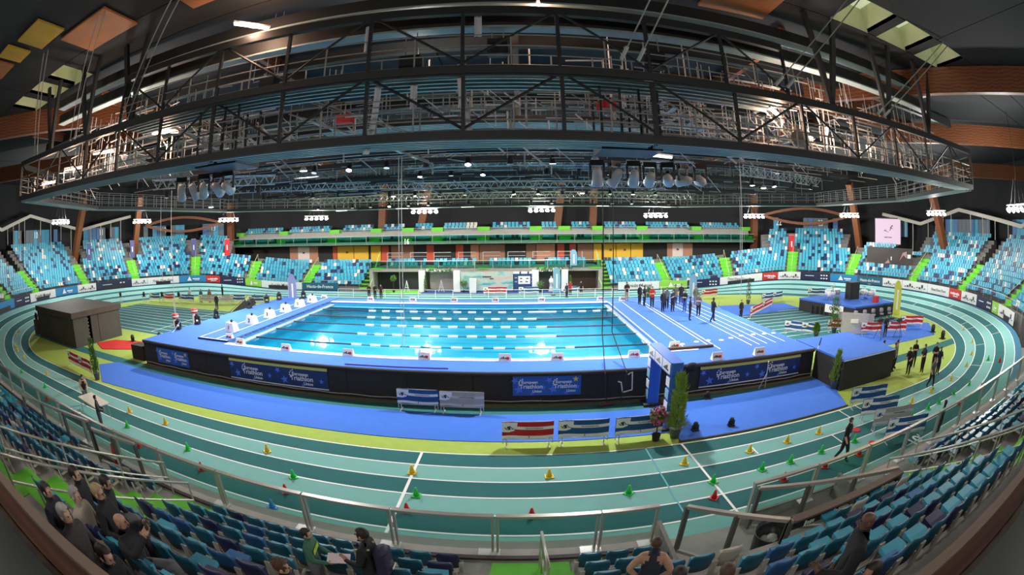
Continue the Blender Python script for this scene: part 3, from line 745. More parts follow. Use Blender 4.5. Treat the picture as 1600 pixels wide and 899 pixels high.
fm = struct('floor_stage_carpet', MB().box(-12.3,6.0,YF-1.2,YF+3.3,.0,.06), M('stage_blue',(.02,.06,.20),.9))
# upper tier
ut = struct('wall_upper_tier', MB().box(-47.3,37.2,65.9,67.8,5.95,6.35).box(-47.3,37.2,67.8,68.7,5.95,7.7).box(-47.3,37.2,68.7,70.2,5.95,8.15), conc)
for u in UT:
    MB().box(u-.85,u+.85,65.95,66.9,6.36,6.42).box(u-.85,u+.85,66.9,67.8,6.36,6.9).box(u-.85,u+.85,67.8,69.0,7.71,8.3).obj('green_steps', stairgreen, ut)
t = thing('upper_tier_railing', 'green glass parapet with thin steel rails on the upper tier', 'railing')
for i in range(34):
    x = -47.2+i*2.5; 
    MB().box(x+.03,min(x+2.47,37.2),65.88,65.91,6.0,7.15).obj('pane', gglass, t)
    MB().tube((x,65.87,6.0),(x,65.87,7.2),.03,5).obj('post', gsteel, t)
MB().tube((-47.2,65.87,7.2),(37.2,65.87,7.2),.035,5).obj('top_rail', alu, t)
MB().tube((-47.2,67.85,8.2),(37.2,67.85,8.2),.03,5).obj('top_rail', alu, t)
# concourse wall under it: door panels
cw = struct('wall_concourse', MB().box(-47.3,37.2,69.0,69.15,0,5.95), M('concourse_black',(.02,.018,.016),.8))
yl = M('yellow_door',(.72,.42,.02),.6,noise=.08); bz_ = M('tan_panel',(.42,.20,.11),.6,noise=.1); wp = M('white_pink_panel',(.72,.60,.55),.6); rdp = M('orange_red_panel',(.50,.07,.03),.6); btn = M('brown_panel',(.26,.13,.08),.6)
for x0,x1,mt in ((-37.1,-35.5,bz_),(-35.5,-33.3,wp),(-33.3,-31.7,bz_),(-29.0,-28.3,rdp),(-28.2,-25.4,yl),(-25.3,-22.9,yl),(-22.5,-20.9,yl),(-20.8,-19.6,rdp),(-19.2,-15.7,btn),(-13.7,-12.6,rdp),(-9.3,-8.2,rdp),(-7.1,-5.9,bz_),(-5.8,-2.1,btn),(1.0,2.4,btn),(2.5,5.2,bz_),(5.6,6.6,rdp),(7.4,8.3,rdp),(8.6,10.9,btn),(11.0,12.2,yl),(12.5,14.4,yl),(14.5,16.7,yl),(16.8,18.7,yl),(22.7,23.6,bz_),(23.6,25.4,wp),(25.4,27.1,bz_)):
    MB().box(x0,x1,68.93,69.0,3.0,5.7).obj('door_panel', mt, cw)
for x in (-34.4,-26.5,13.6,15.8,24.5): MB().box(x-.2,x+.2,68.9,68.93,4.6,4.9).obj('small_sign', M('sign_dark',(.15,.08,.02),.6), cw)

# ------------------------------------------------------------------ outer walls, roof
wallm = M('charcoal_wall',(.018,.019,.021),.85,noise=.3,scale=.5)
mb = MB(); ss = grid(sL(-60), sR(-62), 2.5); v = []
for s in ss:
    p = PS(s, 21.5 if (s < 0 or s > SLEN) else 21.5); v += [(p[0],p[1],0),(p[0],p[1],17.0)]
mb.add(v,[(2*i,2*i+2,2*i+3,2*i+1) for i in range(len(ss)-1)]); struct('wall_back', mb, wallm)
struct('wall_rear', MB().box(-76,68,-6.4,-6,0,17), wallm); struct('wall_left', MB().box(-76,-75.6,-6,80,0,17), wallm); struct('wall_right', MB().box(67.6,68,-6,80,0,17), wallm)
roofm = M('dark_roof_panel',(.014,.016,.018),.9,noise=.25,scale=.35)
ceil_ = link('ceiling', None); ceil_['kind'] = 'structure'
SKY = [(13.6,16.3),(17.0,19.7),(20.6,23.4)]; SKYL = [(-24.6,-22.2),(-27.8,-25.4),(-31.4,-28.8)]
# roof panels (bays) with openings for the skylights
yb = [-6.4,2.0,11.2,13.8,22,31,40,49,58,67,76,84]; 
for j in range(len(yb)-1):
    if j == 2:
        cuts = sorted([c for c in SKY]+[c for c in SKYL]); x = -76
        for a, b2 in cuts+[(68,68)]:
            if a > x: MB().box(x,a,yb[j]+.03,yb[j+1]-.03,17.0,17.2).obj('roof_panel', roofm, ceil_)
            x = b2
    else:
        for x0,x1 in ((-76,-52),(-52,-28),(-28,-4),(-4,20),(20,44),(44,68)): MB().box(x0+.03,x1-.03,yb[j]+.03,yb[j+1]-.03,17.0,17.2).obj('roof_panel', roofm, ceil_)
MB().box(-76,68,-6.4,84,17.25,17.3).obj('roof_deck', wallm, ceil_) if False else None
skm = M('skylight_curb',(.60,.62,.42),.7,noise=.1)
for i,(a,b2) in enumerate(SKY+SKYL):
    w = link('window_%d' % (i+1), None); w['kind'] = 'structure'
    m = MB()
    for p,q in (((a,11.2),(b2,11.2)),((b2,11.2),(b2,13.8)),((b2,13.8),(a,13.8)),((a,13.8),(a,11.2))): m.quad((*p,17.0),(*q,17.0),(*q,18.3),(*p,18.3))
    m.obj('shaft', skm, w)
    MB().box(a,b2,11.2,13.8,18.3,18.35).obj('pane', M('skylight_pane',(.6,.65,.45),.6,emit=(.78,.83,.55),es=.55), w)
def girder(p, q, h, w, mat, lab):
    o = MB().bar(p, q, w, h).obj('glulam_beam', mat); return tag(o, lab, 'beam', 'glulam roof beams')
girder((17.6,22.4,16.2),(30.5,3.0,16.2),1.5,.5,brown,'deep brown wooden beam crossing the upper right, highest one')
girder((30.0,26.0,15.9),(46.0,9.0,15.9),1.6,.5,brown,'brown wooden beam at upper right, second below the top')
girder((42.0,30.0,14.6),(58.0,14.0,14.6),1.5,.5,brown,'brown wooden beam at upper right, lowest of the three')
girder((-24.5,19.5,16.2),(-39.0,8.0,16.2),1.6,.5,brown,'brown wooden beam at the upper left under skylights')
girder((-36.0,26.0,15.2),(-56.0,14.0,15.2),1.5,.5,brown,'brown wooden beam at left edge, lower one')
for i,y in enumerate((20,25,30,36,42,49,56)): girder((-40,y,16.45),(34,y,16.45),(1.0 if i in (1,4) else .6),.35,brown if i in (1,4) else dsteel,'long wooden purlin beam above the rig, %s from front' % ORD[i])
for i,x in enumerate((-36,-24,-12,0,12,24)): girder((x,16,16.6),(x,62,16.6),.7,.3,brown if i in (0,1,4,5) else brownd,'lengthwise wooden rib above the rig, %s from left' % ORD[i])
yp = M('yellow_ceiling_panel',(.55,.32,.02),.6,noise=.15,scale=1); op = M('orange_ceiling_panel',(.40,.13,.03),.6,noise=.3,scale=1)
for i,(x,y,w,d,mt,nm) in enumerate(((-19.5,7.6,2.6,1.9,yp,'yellow'),(-22.4,7.2,1.6,1.8,yp,'yellow'),(-25.0,7.0,2.4,1.8,op,'orange'),(-17.2,10.2,4.0,2.4,op,'orange'),(-10.5,11.2,3.4,2.0,op,'orange'),(-7.0,10.0,2.6,1.6,op,'orange'),(9.0,14.5,3.2,2.2,op,'orange'),(11.2,9.8,3.0,1.8,op,'orange'))):
    o = MB().box(x-w/2,x+w/2,y-d/2,y+d/2,16.85,16.95).obj('ceiling_panel', mt); tag(o,'%s wooden ceiling panel, %s counted from the top left' % (nm,ORD[i]),'panel','coloured ceiling panels')
# wood columns and lens arches at the corners
def column(p, q, r, lab): o = MB().bar(p,q,r,r*1.2).obj('wood_column', brown); tag(o,lab,'column','leaning wooden columns')
for (p,q,lab) in (((-21.3,66.9+3.6,4),(-20.6,70.4,16.5),'wooden column behind upper tier, left of centre'),((-15.6,70.5,5),(-13,70.5,16.5),'leaning wooden column left of the central lamps'),((5.2,70.5,5),(6.8,70.5,16.5),'wooden column right of the central lamps'),((10.8,70.5,4),(11.6,70.5,16.5),'wooden column behind upper tier, right of centre'),((37.9,67.2,1.5),(38.4,67.5,13.5),'wooden column at right end of upper tier'),((-47.9,66.2,1.5),(-48.2,66.2,13.5),'wooden column at left end of upper tier')): column(p,q,.9,lab)
for f,a,lab in ((sL,32,'brown column between sections eleven and twelve'),(sL,10.5,'brown column beside section ten at left'),(sR,32,'brown column left of the big screen'),(sR,3,'leaning brown column right of the big screen')):
    p = PS(f(a),16.5); p2 = PS(f(a+1),10.5); column((p[0],p[1],3),(p2[0],p2[1],14.5),.95,lab)
for f,a0,a1,nm in ((sL,36,61,'left'),(sR,62,36,'right')):
    for up,w in ((1,'upper'),(-1,'lower')):
        mb = MB(); pts = []
        for k in range(13):
            u = k/12; p = PS(f(a0+(a1-a0)*u),15.5); pts.append((p[0],p[1],10.1+up*1.15*math.sin(PI*u)-.0+ (1.4*math.sin(PI*u*2)**2*.0)))
        for a_,b_ in zip(pts[:-1],pts[1:]): mb.bar(a_,b_,.3,.4)
        tag(mb.obj('wood_arch', brown),'%s curved wooden arch over the %s corner sections' % (w,nm),'arch','curved corner arches')
zz = M('cream_steel',(.50,.46,.40),.6)
for f,seq,nm in ((sL,((-40,10.4),(-28,12.4),(-15,10.3),(-4,12.2),(14.5,9.9),(31.5,11.8)),'left'),(sR,((25.8,10.6),(13.6,9.3),(.6,11.2),(-22,9.2),(-34,11.2)),'right')):
    for i in range(len(seq)-1):
        p, q = PS(f(seq[i][0]),17.5), PS(f(seq[i+1][0]),17.5)
        t = thing('facade_beam', 'pale zigzag facade beam above the %s stand, %s from outside' % (nm,ORD[i] if nm == 'left' else ORD[3-i]), 'beam', (0,0,0), 0, 'zigzag facade beams')
        MB().bar((p[0],p[1],seq[i][1]),(q[0],q[1],seq[i+1][1]),.3,.45).obj('beam', zz, t)
        for k in range(1,5):
            u = k/5; x,y,z = p[0]+(q[0]-p[0])*u,p[1]+(q[1]-p[1])*u,seq[i][1]+(seq[i+1][1]-seq[i][1])*u
            MB().tube((x,y,z),(x,y,z-2.4 if k % 2 else z-4),.07,6).obj('hanger_post', zz, t)
# coloured vertical panels above the corner sections, numbers, hanging banners
pcs = [M('panel_cyan',(.06,.33,.52),.6),M('panel_mid_blue',(.07,.16,.36),.6),M('panel_slate',(.12,.15,.18),.6)]
for f,a0,a1,num,z0,nm in ((sL,-9,7,'10',8.5,'section ten'),(sL,16,28,'11',8.5,'section eleven'),(sL,36,49,'12',8.4,'section twelve'),(sL,54.5,61,'13',8.4,'section thirteen'),(sR,60,54,'22',8.2,'section twenty-two'),(sR,51.5,38.5,'23',8.2,'section twenty-three'),(sR,27,18.5,'',8.0,'the big screen'),(sR,9,-9,'',8.3,'the right bend stand'),(sR,-17,-30,'',8.3,'the rightmost stand'),(sL,-33,-19,'',8.5,'the leftmost stand')):
    t = thing('panel_wall', 'blue and slate vertical panels on the wall above '+nm, 'panel wall', (0,0,0), 0, 'blue panel walls above the sections')
    s0, s1 = sorted((f(a0),f(a1))); n = max(4,int((s1-s0)*1.35/.85)); 
    for k in range(n):
        if rnd.random() < .12: continue
        sa, sb = s0+(s1-s0)*k/n, s0+(s1-s0)*(k+1)/n-.03
        p, q = PS(sa,18.7), PS(sb,18.7)
        MB().add([(p[0],p[1],z0-.6),(q[0],q[1],z0-.6),(q[0],q[1],z0+1.7),(p[0],p[1],z0+1.7)],[(0,1,2,3)]).obj('panel', rnd.choice(pcs), t)
    if num:
        sm = (s0+s1)/2; p = PS(sm,18.55); put_text(num,1.35,white,t,(p[0],p[1],z0+.9),math.atan2(p[3],p[2])-PI/2,PI/2,.02,'section_number',.75)
put_text('16',1.1,white,ut,(-16.0,65.8,6.3),0,PI/2,.02,'section_number',.75)
for f,a,o,z,mt,lab in ((sL,14.8,13,5.2,M('violet_flag',(.07,.08,.24),.7),'violet hanging banner left of section eleven'),(sL,30.8,13,5.2,M('violet_flag'),'violet hanging banner right of section eleven'),(sL,52.2,13,5.0,M('violet_flag'),'violet hanging banner between sections twelve and thirteen'),(sL,63.5,12.6,4.8,redm,'red hanging banner right of section thirteen'),(sR,53,12.6,4.6,redm,'red hanging banner between sections twenty-two and twenty-three')):
    p = PS(f(a),o); t = thing('hanging_banner',lab,'banner',(p[0],p[1],z),math.atan2(p[3],p[2])-PI/2,'tall hanging banners between sections')
    MB().box(-.42,.42,-.02,.02,0,2.6).obj('cloth',mt,t); MB().tube((-.46,0,2.62),(.46,0,2.62),.03,5).obj('rod',alu,t); MB().box(-.1,.1,-.03,-.02,.9,1.7).obj('pale_print',M('pale_print',(.6,.6,.7),.7),t)
# big screen and the dark banner under it
sA = sR(23.6); p = PS(sA,16.4); rz = -.75
t = thing('video_screen','large square pale pink video screen with runner logo','screen',(p[0],p[1],6.3),rz); t.scale = (1.28,1,1)
MB().box(-1.95,1.95,-.05,.2,-.12,3.75).obj('housing',dsteel,t)
MB().box(-1.85,1.85,-.08,-.05,0,3.6).obj('display',M('screen_pink',(.12,.10,.12),.5,emit=(.90,.66,.82),es=.85),t)
fg = MB()
for a,b_,w,h,r in ((.45,2.45,.5,.1,.9),(.5,2.3,.4,.09,-.4),(.35,2.1,.45,.09,1.0),(.62,2.6,.16,.16,.3),(-.45,1.95,.35,.08,.5),(-.3,1.85,.35,.08,-.4),(.0,1.75,.3,.04,.1)):
    c,s_ = math.cos(r),math.sin(r); fg.add([(a+u*c-k*s_,-.09,b_+u*s_+k*c) for u,k in ((-w/2,-h/2),(w/2,-h/2),(w/2,h/2),(-w/2,h/2))],[(0,1,2,3)])
fg.obj('runner_figure',M('plum_ink',(.06,.01,.03),.6),t)
put_text('TRIATHLON',.2,M('plum_ink'),t,(0,-.1,.95),0,PI/2,.012)
pD = PS(sR(18.4),10.6); t = thing('dark_banner','wide dark banner with pinkish figures under the video screen','banner',(pD[0],pD[1],3.8),math.atan2(pD[3],pD[2])-PI/2); t.scale = (1.45,1,.95)
MB().box(-3.2,2.6,-.03,.03,0,2.3).obj('cloth',M('brown_black_print',(.04,.033,.03),.7,noise=.4,scale=.8),t)
MB().add([(1.0,-.04,.6),(1.5,-.04,1.4),(1.9,-.04,1.0),(1.9,-.04,1.9),(1.4,-.04,1.7)],[(0,1,2,3,4)]).add([(-.9,-.04,.1),(-.4,-.04,.7),(-.6,-.04,1.0),(-.2,-.04,.2)],[(0,1,2,3)]).obj('figure_print',M('dusty_pink',(.35,.2,.2),.7),t)
MB().box(2.0,2.4,-.05,-.03,1.0,1.5).obj('white_mark',white,t); MB().box(-.1,0,-.05,-.03,.6,1.1).obj('white_mark',white,t)

# ------------------------------------------------------------------ suspended catwalk ring and rig
RING = [(-29,12.9),(-11,14.2),(4.5,15.2),(27.3,15.2),(33,27),(33.5,42),(20,56),(-20,56),(-33,44),(-35,24)]
RZ = 10.75
sidew = ['near left','near centre','near right','right front','right middle','right rear','far','left rear','left middle','left front']
def catwalk(p, q, z, w, lab, rails=True, ribs=True, upper=None, step=1.5):
    p, q = Vector((*p,z)), Vector((*q,z)); d = q-p; L = d.length; rz = math.atan2(d.y,d.x)
    t = thing('catwalk', lab, 'catwalk', p, rz, 'suspended catwalk sections')
    MB().box(0,L,-w/2,w/2,-.06,.06).obj('deck_plate', dsteel, t)
    for y in (-w/2,w/2): MB().box(0,L,y-.05,y+.05,-.14,.14).obj('edge_beam', M('steel_grey_beam',(.022,.024,.024),.55,.0,noise=.3,scale=1), t)
    if ribs:
        for k in range(5): MB().box(.1,L-.1,-w/2+.12+k*(w-.24)/4-.06,-w/2+.12+k*(w-.24)/4+.06,-.16,-.06).obj('underside_rib', tealsteel, t)
    if rails:
        n = max(2,int(L/step))
        for y in (-w/2,w/2):
            posts = MB()
            for i in range(n+1): posts.bar((L*i/n,y,.1),(L*i/n,y,1.25),.05,.05)
            o = posts.obj('rail_posts', gsteel, t); o['kind'] = 'stuff'
            for h in (.5,.85,1.25): MB().tube((0,y,h),(L,y,h),.025,5).obj('rail', gsteel, t)
    if upper:
        n = max(2,int(L/3)); b = MB()
        for i in range(n+1): b.bar((L*i/n,-w/2,.1),(L*i/n,-w/2,upper),.12,.12)
        b.obj('hanger_posts', dsteel, t)['kind'] = 'stuff'
        MB().bar((0,-w/2,upper),(L,-w/2,upper),.22,.30).obj('upper_chord', dsteel, t)
        b = MB()
        for i in range(n): b.tube((L*i/n,-w/2,.2 if i % 2 else upper),(L*(i+1)/n,-w/2,upper if i % 2 else .2),.05,5)
        b.obj('diagonals', dsteel, t)['kind'] = 'stuff'
    return t
for i in range(len(RING)):
    catwalk(RING[i], RING[(i+1) % len(RING)], RZ, 1.5, 'steel catwalk section with rails on the %s side of ring' % sidew[i], True, True, 2.1 if i in (0,1,2,3,9) else None)
# second level over the near side
catwalk((-17,13.9),(10.5,15.6),12.9,1.9,'upper steel catwalk with pale ribbed underside over near ring',True,True,2.2)
catwalk((-9,20.2),(6.2,20.6),12.6,1.4,'inner steel catwalk parallel behind the upper one',True,True,None)
for z,y,lab in ((15.2,15.6,'black roof girder with pale flange above upper catwalk'),(16.1,15.4,'topmost black girder with pale flange')):
    t = thing('roof_girder', lab, 'girder', (0,0,0), 0, 'black roof girders')
    MB().bar((-26,y-1.6,z),(24,y+.6,z),.5,.5).obj('web', dsteel, t); MB().bar((-26,y-1.6,z-.29),(24,y+.6,z-.29),.55,.07).obj('bottom_flange', tealsteel, t)
# end boxes of the near catwalk
for x,y,nm in ((-11.2,15.0,'left'),(3.9,16.2,'right')):
    t = thing('service_cage', 'open steel service cage at the %s end of near catwalk' % nm, 'cage', (x,y,RZ-.1))
    MB().box(-1.1,1.1,-.9,.9,-.12,.12).obj('floor_tray', M('steel_grey_beam'), t)
    for a in (-1.05,-.35,.35,1.05):
        for b_ in (-.85,.85): MB().bar((a,b_,.1),(a,b_,2.2),.08,.08).obj('upright', dsteel, t)
    for z in (.7,1.3,2.2):
        for b_ in (-.85,.85): MB().bar((-1.1,b_,z),(1.1,b_,z),.06,.06).obj('crossbar', gsteel, t)
# stair ladders in the rig
for i,(p,q) in enumerate((((-9.6,17.8,13.0),(-3.5,18.6,10.6)),((5.5,17.6,13.2),(9.8,18.4,10.8)),((9.2,16.6,13.6),(12.6,17.4,11.2)),((-15.6,15.4,13.2),(-11.6,16.2,11.0)))):
    t = thing('rig_stair', 'steep steel access stair in the rig, %s from left' % ORD[(1,2,3,0)[i]], 'stairs', (0,0,0), 0, 'access stairs of the rig')
    p, q = Vector(p), Vector(q)
    for dy in (-.4,.4): MB().tube(p+Vector((0,dy,0)),q+Vector((0,dy,0)),.04,5).obj('stringer', gsteel, t); MB().tube(p+Vector((0,dy,.9)),q+Vector((0,dy,.9)),.025,5).obj('handrail', gsteel, t)
    for k in range(1,10): c = p+(q-p)*k/10; MB().box(c.x-.12,c.x+.12,c.y-.4,c.y+.4,c.z-.02,c.z+.02).obj('tread', gsteel, t)
# tie rods with white fork ends from ring to roof
for i,(b_,tp) in enumerate((((-27.5,12.8,12.9),(-21.0,9.0,16.9)),((-22.0,12.9,12.9),(-15.5,9.2,16.9)),((-17.0,13.2,12.9),(-10.0,9.4,16.9)),((3.6,13.6,13.2),(5.4,9.8,16.9)),((9.5,13.6,13.0),(13.0,10.4,16.9)),((15.8,13.8,12.9),(20.5,10.8,16.9)))):
    for dx in (-.28,.28):
        t = thing('tie_rod', 'thin steel tie rod from the rig up to roof, %s pair from left, %s one' % (ORD[i],'outer' if dx < 0 else 'inner'), 'rod', (0,0,0), 0, 'tie rods to the roof')
        p, q = Vector(b_)+Vector((dx,0,0)), Vector(tp)+Vector((dx,0,0)); MB().tube(p,q,.028,5).obj('rod', gsteel, t)
        u = (q-p).normalized(); MB().tube(p,p+u*.5,.07,6).obj('fork_end', alu, t)
    # inverted V struts
for i,(x,y) in enumerate(((-25,12.9),(-20.5,13.1),(-16.5,13.4),(13,14.6),(17.5,14.8),(22,15))):
    t = thing('roof_strut','dark steel strut pair between ring chord and roof, %s from left' % ORD[i],'strut',(0,0,0),0,'dark struts to the roof')
    for dx in (-1.0,.8): MB().bar((x,y,12.9),(x+dx,y-.6,16.95),.2,.26).obj('strut',dsteel,t)
# lighting trusses
def truss(p, q, w, lab, lamps=0):
    p, q = Vector(p), Vector(q); d = q-p; L = d.length; rz = math.atan2(d.y,d.x)
    t = thing('lighting_truss', lab, 'truss', p, rz, 'aluminium lighting trusses')
    for y,z in ((-w/2,w*.8),(w/2,w*.8),(0,0)): MB().tube((0,y,z),(L,y,z),.035,5).obj('chord', alu, t)
    n = int(L/.75); b = MB()
    for i in range(n):
        a, c = L*i/n, L*(i+1)/n; m_ = (a+c)/2
        for y in (-w/2,w/2): b.tube((a,y,w*.8),(m_,0,0),.02,4); b.tube((m_,0,0),(c,y,w*.8),.02,4)
        b.tube((a,-w/2,w*.8),(c,w/2,w*.8),.018,4)
    b.obj('lattice', alu, t)['kind'] = 'stuff'
    for k in range(2): x = L*(.2+.6*k); MB().tube((x,0,.4),(x,0,16.8-p.z),.02,4).obj('hanging_cable', gsteel, t)
    return t, p, d.normalized(), L, rz
TR = [truss((-12.5,24.2,11.9),(9.5,24.4,11.9),.75,'long lattice lighting truss over the near pool side'),
      truss((-25,34,11.6),(-6,42.5,11.6),.75,'slanting lattice lighting truss over the pool, left'),
      truss((-6,43,11.7),(14,42.6,11.7),.75,'lattice lighting truss over the far pool edge'),
      truss((14,26.5,11.3),(23.5,29.5,11.7),.75,'short slanting lighting truss over the right deck'),
      truss((-24,22.5,11.2),(-16,27.5,11.4),.75,'short slanting lighting truss at left of the rig'),
      truss((-24,50,11.2),(20,50,11.2),.8,'rear lattice lighting truss before the far stands'),
      truss((-8,32.5,12.3),(12,32.5,12.3),.75,'lattice lighting truss over the middle of the pool')]
canm = M('lamp_can_black',(.03,.03,.035),.45,.4)
lens = M('lamp_lens_lit',(.9,.9,.9),.3,emit=(1,.97,.92),es=14)
lensoff = M('lamp_lens_dim',(.6,.62,.65),.15,emit=(1,.97,.9),es=.5)
can_body = MB().lathe([(.10,.42),(.15,.30),(.17,.0),(.19,-.02)],10).mesh('can', canm, True)
can_lens = MB().lathe([(.165,-.025),(.165,-.015)],10).mesh('lens', lens); can_lensd = MB().lathe([(.165,-.025),(.165,-.015)],10).mesh('lens', lensoff)
can_yoke = MB().bar((-.22,0,.2),(-.22,0,.55),.04,.02).bar((.22,0,.2),(.22,0,.55),.04,.02).bar((-.22,0,.55),(.22,0,.55),.04,.03).mesh('yoke', canm)
tw = ['near long truss','left slanting truss','far pool truss','right short truss','left short truss','rear truss','middle truss']
for ti,(t,p,d,L,rz) in enumerate(TR):
    n = int(L/2.2)
    for k in range(n):
        c = p+d*(L*(k+.5)/n); lit = rnd.random() < .3
        r = thing('stage_lamp','black stage lamp %s hanging under the %s, %s along it' % ('with bright lens' if lit else 'with dim lens',tw[ti],ORD[k]),'lamp',(c.x,c.y,c.z-.62),rz,'stage lamps on the trusses')
        tilt = rnd.uniform(-.6,.6)
        o = link('can',can_body,r); o.rotation_euler = (tilt,0,0); link('lens',can_lens if lit else can_lensd,o)
        link('yoke',can_yoke,r)
# profile lamps clusters under the two cages
for cx,cy,nm,n in ((-13.5,16.0,'left',5),(4.4,18.2,'right',7)):
    for k in range(n):
        r = thing('moving_spotlight','white grey moving spotlight under the %s catwalk cage, %s from left' % (nm,ORD[k]),'lamp',(cx-1.3+k*.75,cy+.2*(k % 2),RZ-.9),rnd.uniform(-.6,.6),'moving spotlights under the cages')
        hd = M('pale_grey_housing',(.35,.36,.37),.4)
        MB().lathe([(.14,.45),(.2,.25),(.22,-.1),(.25,-.3)],10).obj('head',hd,r,True).rotation_euler = (.6+.2*k,0,0)
        MB().lathe([(.22,-.31),(.22,-.30)],10).obj('lens',lensoff if k % 3 else lens,r).rotation_euler = (.6+.2*k,0,0)
        MB().box(-.28,.28,-.12,.12,.5,.72).obj('base',canm,r); MB().bar((-.27,0,.0),(-.27,0,.6),.06,.1).obj('yoke_arm',canm,r); MB().bar((.27,0,0),(.27,0,.6),.06,.1).obj('yoke_arm',canm,r)
# fluorescent tubes
tubes = M('tube_lit_warm',(1,.8,.7),.4,emit=(1,.55,.42),es=9); tubew = M('tube_lit_white',(1,1,1),.4,emit=(.9,1,.92),es=4)
for i,(x,y,z,rz,mt,nm) in enumerate(((-20.5,14.6,12.4,.5,tubes,'pinkish'),(-24.0,14.4,12.0,.4,tubes,'pinkish'),(-16.0,15.6,12.8,.6,tubes,'pinkish'),(-27.5,14.2,11.6,.3,tubes,'pinkish'),(14.2,16.6,12.4,.9,tubes,'pinkish'),(18.2,17.4,12.2,.9,tubes,'pinkish'),(22.6,18.2,11.6,.6,tubes,'pinkish'),(-9.5,13.2,15.6,.9,tubes,'pinkish'),(.9,15.4,15.8,1.5,tubes,'pinkish'),(10.6,16.0,12.6,.7,tubes,'pinkish'),(-22,55.4,10.6,0,tubew,'white'),(-14,55.4,10.6,0,tubew,'white'),(-6,55.4,10.6,0,tubew,'white'),(2,55.4,10.6,0,tubew,'white'),(10,55.4,10.6,0,tubew,'white'),(18,55.4,10.6,0,tubew,'white'),(-2,24.8,12.8,0,tubew,'white'),(6.5,20.6,11.2,.3,tubew,'white'))):
    t = thing('fluorescent_tube','%s glowing tube lamp in the rig, %s in a row from the left' % (nm,ORD[i]),'lamp',(x,y,z),rz,'tube lamps in the rig')
    MB().tube((-.75,0,0),(.75,0,0),.05,7).obj('tube',mt,t); MB().box(-.8,.8,-.06,.06,.06,.14).obj('holder',white,t)
    if mt is tubes:
        ld = bpy.data.lights.new('tube_glow','POINT'); ld.energy = 130*LAMP; ld.shadow_soft_size = .3; ld.color = (1,.62,.42)
        lo = bpy.data.objects.new('tube_glow',ld); C.objects.link(lo); lo.location = (x,y,z-.12)
# a clutter of thin rig pipes, too many to tell apart
pip = MB()
for i in range(1300):
    x, y, z = rnd.uniform(-27,25), rnd.uniform(16,50), rnd.uniform(10.9,14.8); u = rnd.random()
    L = rnd.uniform(.8,3.2)
    dv = (L,0,0) if u < .45 else (0,0,rnd.uniform(.6,1.8)) if u < .8 else (L*.6,L*.4,rnd.uniform(-1,1))
    pip.tube((x,y,z),(x+dv[0],y+dv[1],z+dv[2]),rnd.choice((.02,.03,.045)),4)
pip2 = MB()
for x0,x1,y0,y1,n in ((-17,-9.5,15.5,19,170),(3,10.5,16.5,20,200),(-26,-17,14.2,17,120),(11,25,16,18.5,170),(-9,3,16.5,19.5,90)):
    for i in range(n):
        x, y, z = rnd.uniform(x0,x1), rnd.uniform(y0,y1), rnd.uniform(11.0,14.4); u = rnd.random(); L = rnd.uniform(.5,1.8)
        dv = (L,rnd.uniform(-.2,.2),0) if u < .4 else (0,0,rnd.uniform(.5,1.6)) if u < .85 else (L*.7,0,-L*.6)
        pip2.tube((x,y,z),(x+dv[0],y+dv[1],z+dv[2]),rnd.choice((.018,.025,.035)),4)
o = pip2.obj('scaffold_tubes',alu); tag(o,'bright thin scaffold tubes crowding the near side of the rig','pipes'); o['kind'] = 'stuff'
o = pip.obj('rig_pipework',gsteel); tag(o,'dense clutter of thin grey pipes and cables inside the rig','pipes'); o['kind'] = 'stuff'
for i,y in enumerate((23,28.5,34,39.5,45)):
    catwalk((-27 if i else -20,y),(26 if i else 18,y),11.9+.25*(i % 2),.8,'cross catwalk inside the ring, %s from the front' % ORD[i],True,False,None,2.2)
# hoist boxes, aerial silks
for i,(x,y,z) in enumerate(((-.6,15.3,14.2),(-9.3,14.9,13.6),(-3.6,15.0,13.6),(5.0,15.3,13.9),(12.6,17.0,11.9))):
    t = thing('chain_hoist','black motor hoist box on cables in the rig, %s from left' % ORD[(2,0,1,3,4)[i]],'hoist',(x,y,z),0,'hoist boxes')
    MB().box(-.35,.35,-.25,.25,-.3,.3).obj('case',canm,t)
    for dx in (-.2,.2): MB().tube((dx,0,.3),(dx,0,16.9-z),.02,4).obj('cable',gsteel,t)
for i,(x,y) in enumerate(((3.3,16.6),(-6.8,17.2))):
    t = thing('motor','red motor unit hanging in the rig, %s one' % ('right' if i == 0 else 'left'),'motor',(x,y,12.2)); MB().box(-.35,.35,-.2,.2,0,.35).obj('case',redp,t); MB().tube((0,0,.35),(0,0,.9),.03,5).obj('hook',gsteel,t)
silk = M('white_silk',(.72,.72,.78),.7)
for i,(x,y,z0,z1,dx) in enumerate(((-4.6,14.6,10.4,13.0,-.35),(-3.4,14.8,11.9,13.0,.0),(-1.75,14.2,10.9,13.2,.25),(-4.9,14.0,13.9,14.9,.0),(-1.2,14.2,14.2,15.1,.0))):
    mb = MB(); n = 8; v = []
    for k in range(n+1):
        u = k/n; v += [(x+dx*(1-u)**2-.12,y,z0+(z1-z0)*u),(x+dx*(1-u)**2-.03,y-.06,z0+(z1-z0)*u),(x+dx*(1-u)**2+.05,y+.02,z0+(z1-z0)*u),(x+dx*(1-u)**2+.13,y-.03,z0+(z1-z0)*u)]
    mb.add(v,[(4*k+j,4*k+j+1,4*k+j+5,4*k+j+4) for k in range(n) for j in range(3)]); o = mb.obj('aerial_silk',silk); tag(o,'white fabric strip draped from the catwalk, %s' % ('long left one','short middle one','long right one','upper left one','upper right one')[i],'fabric','white silks in the rig')
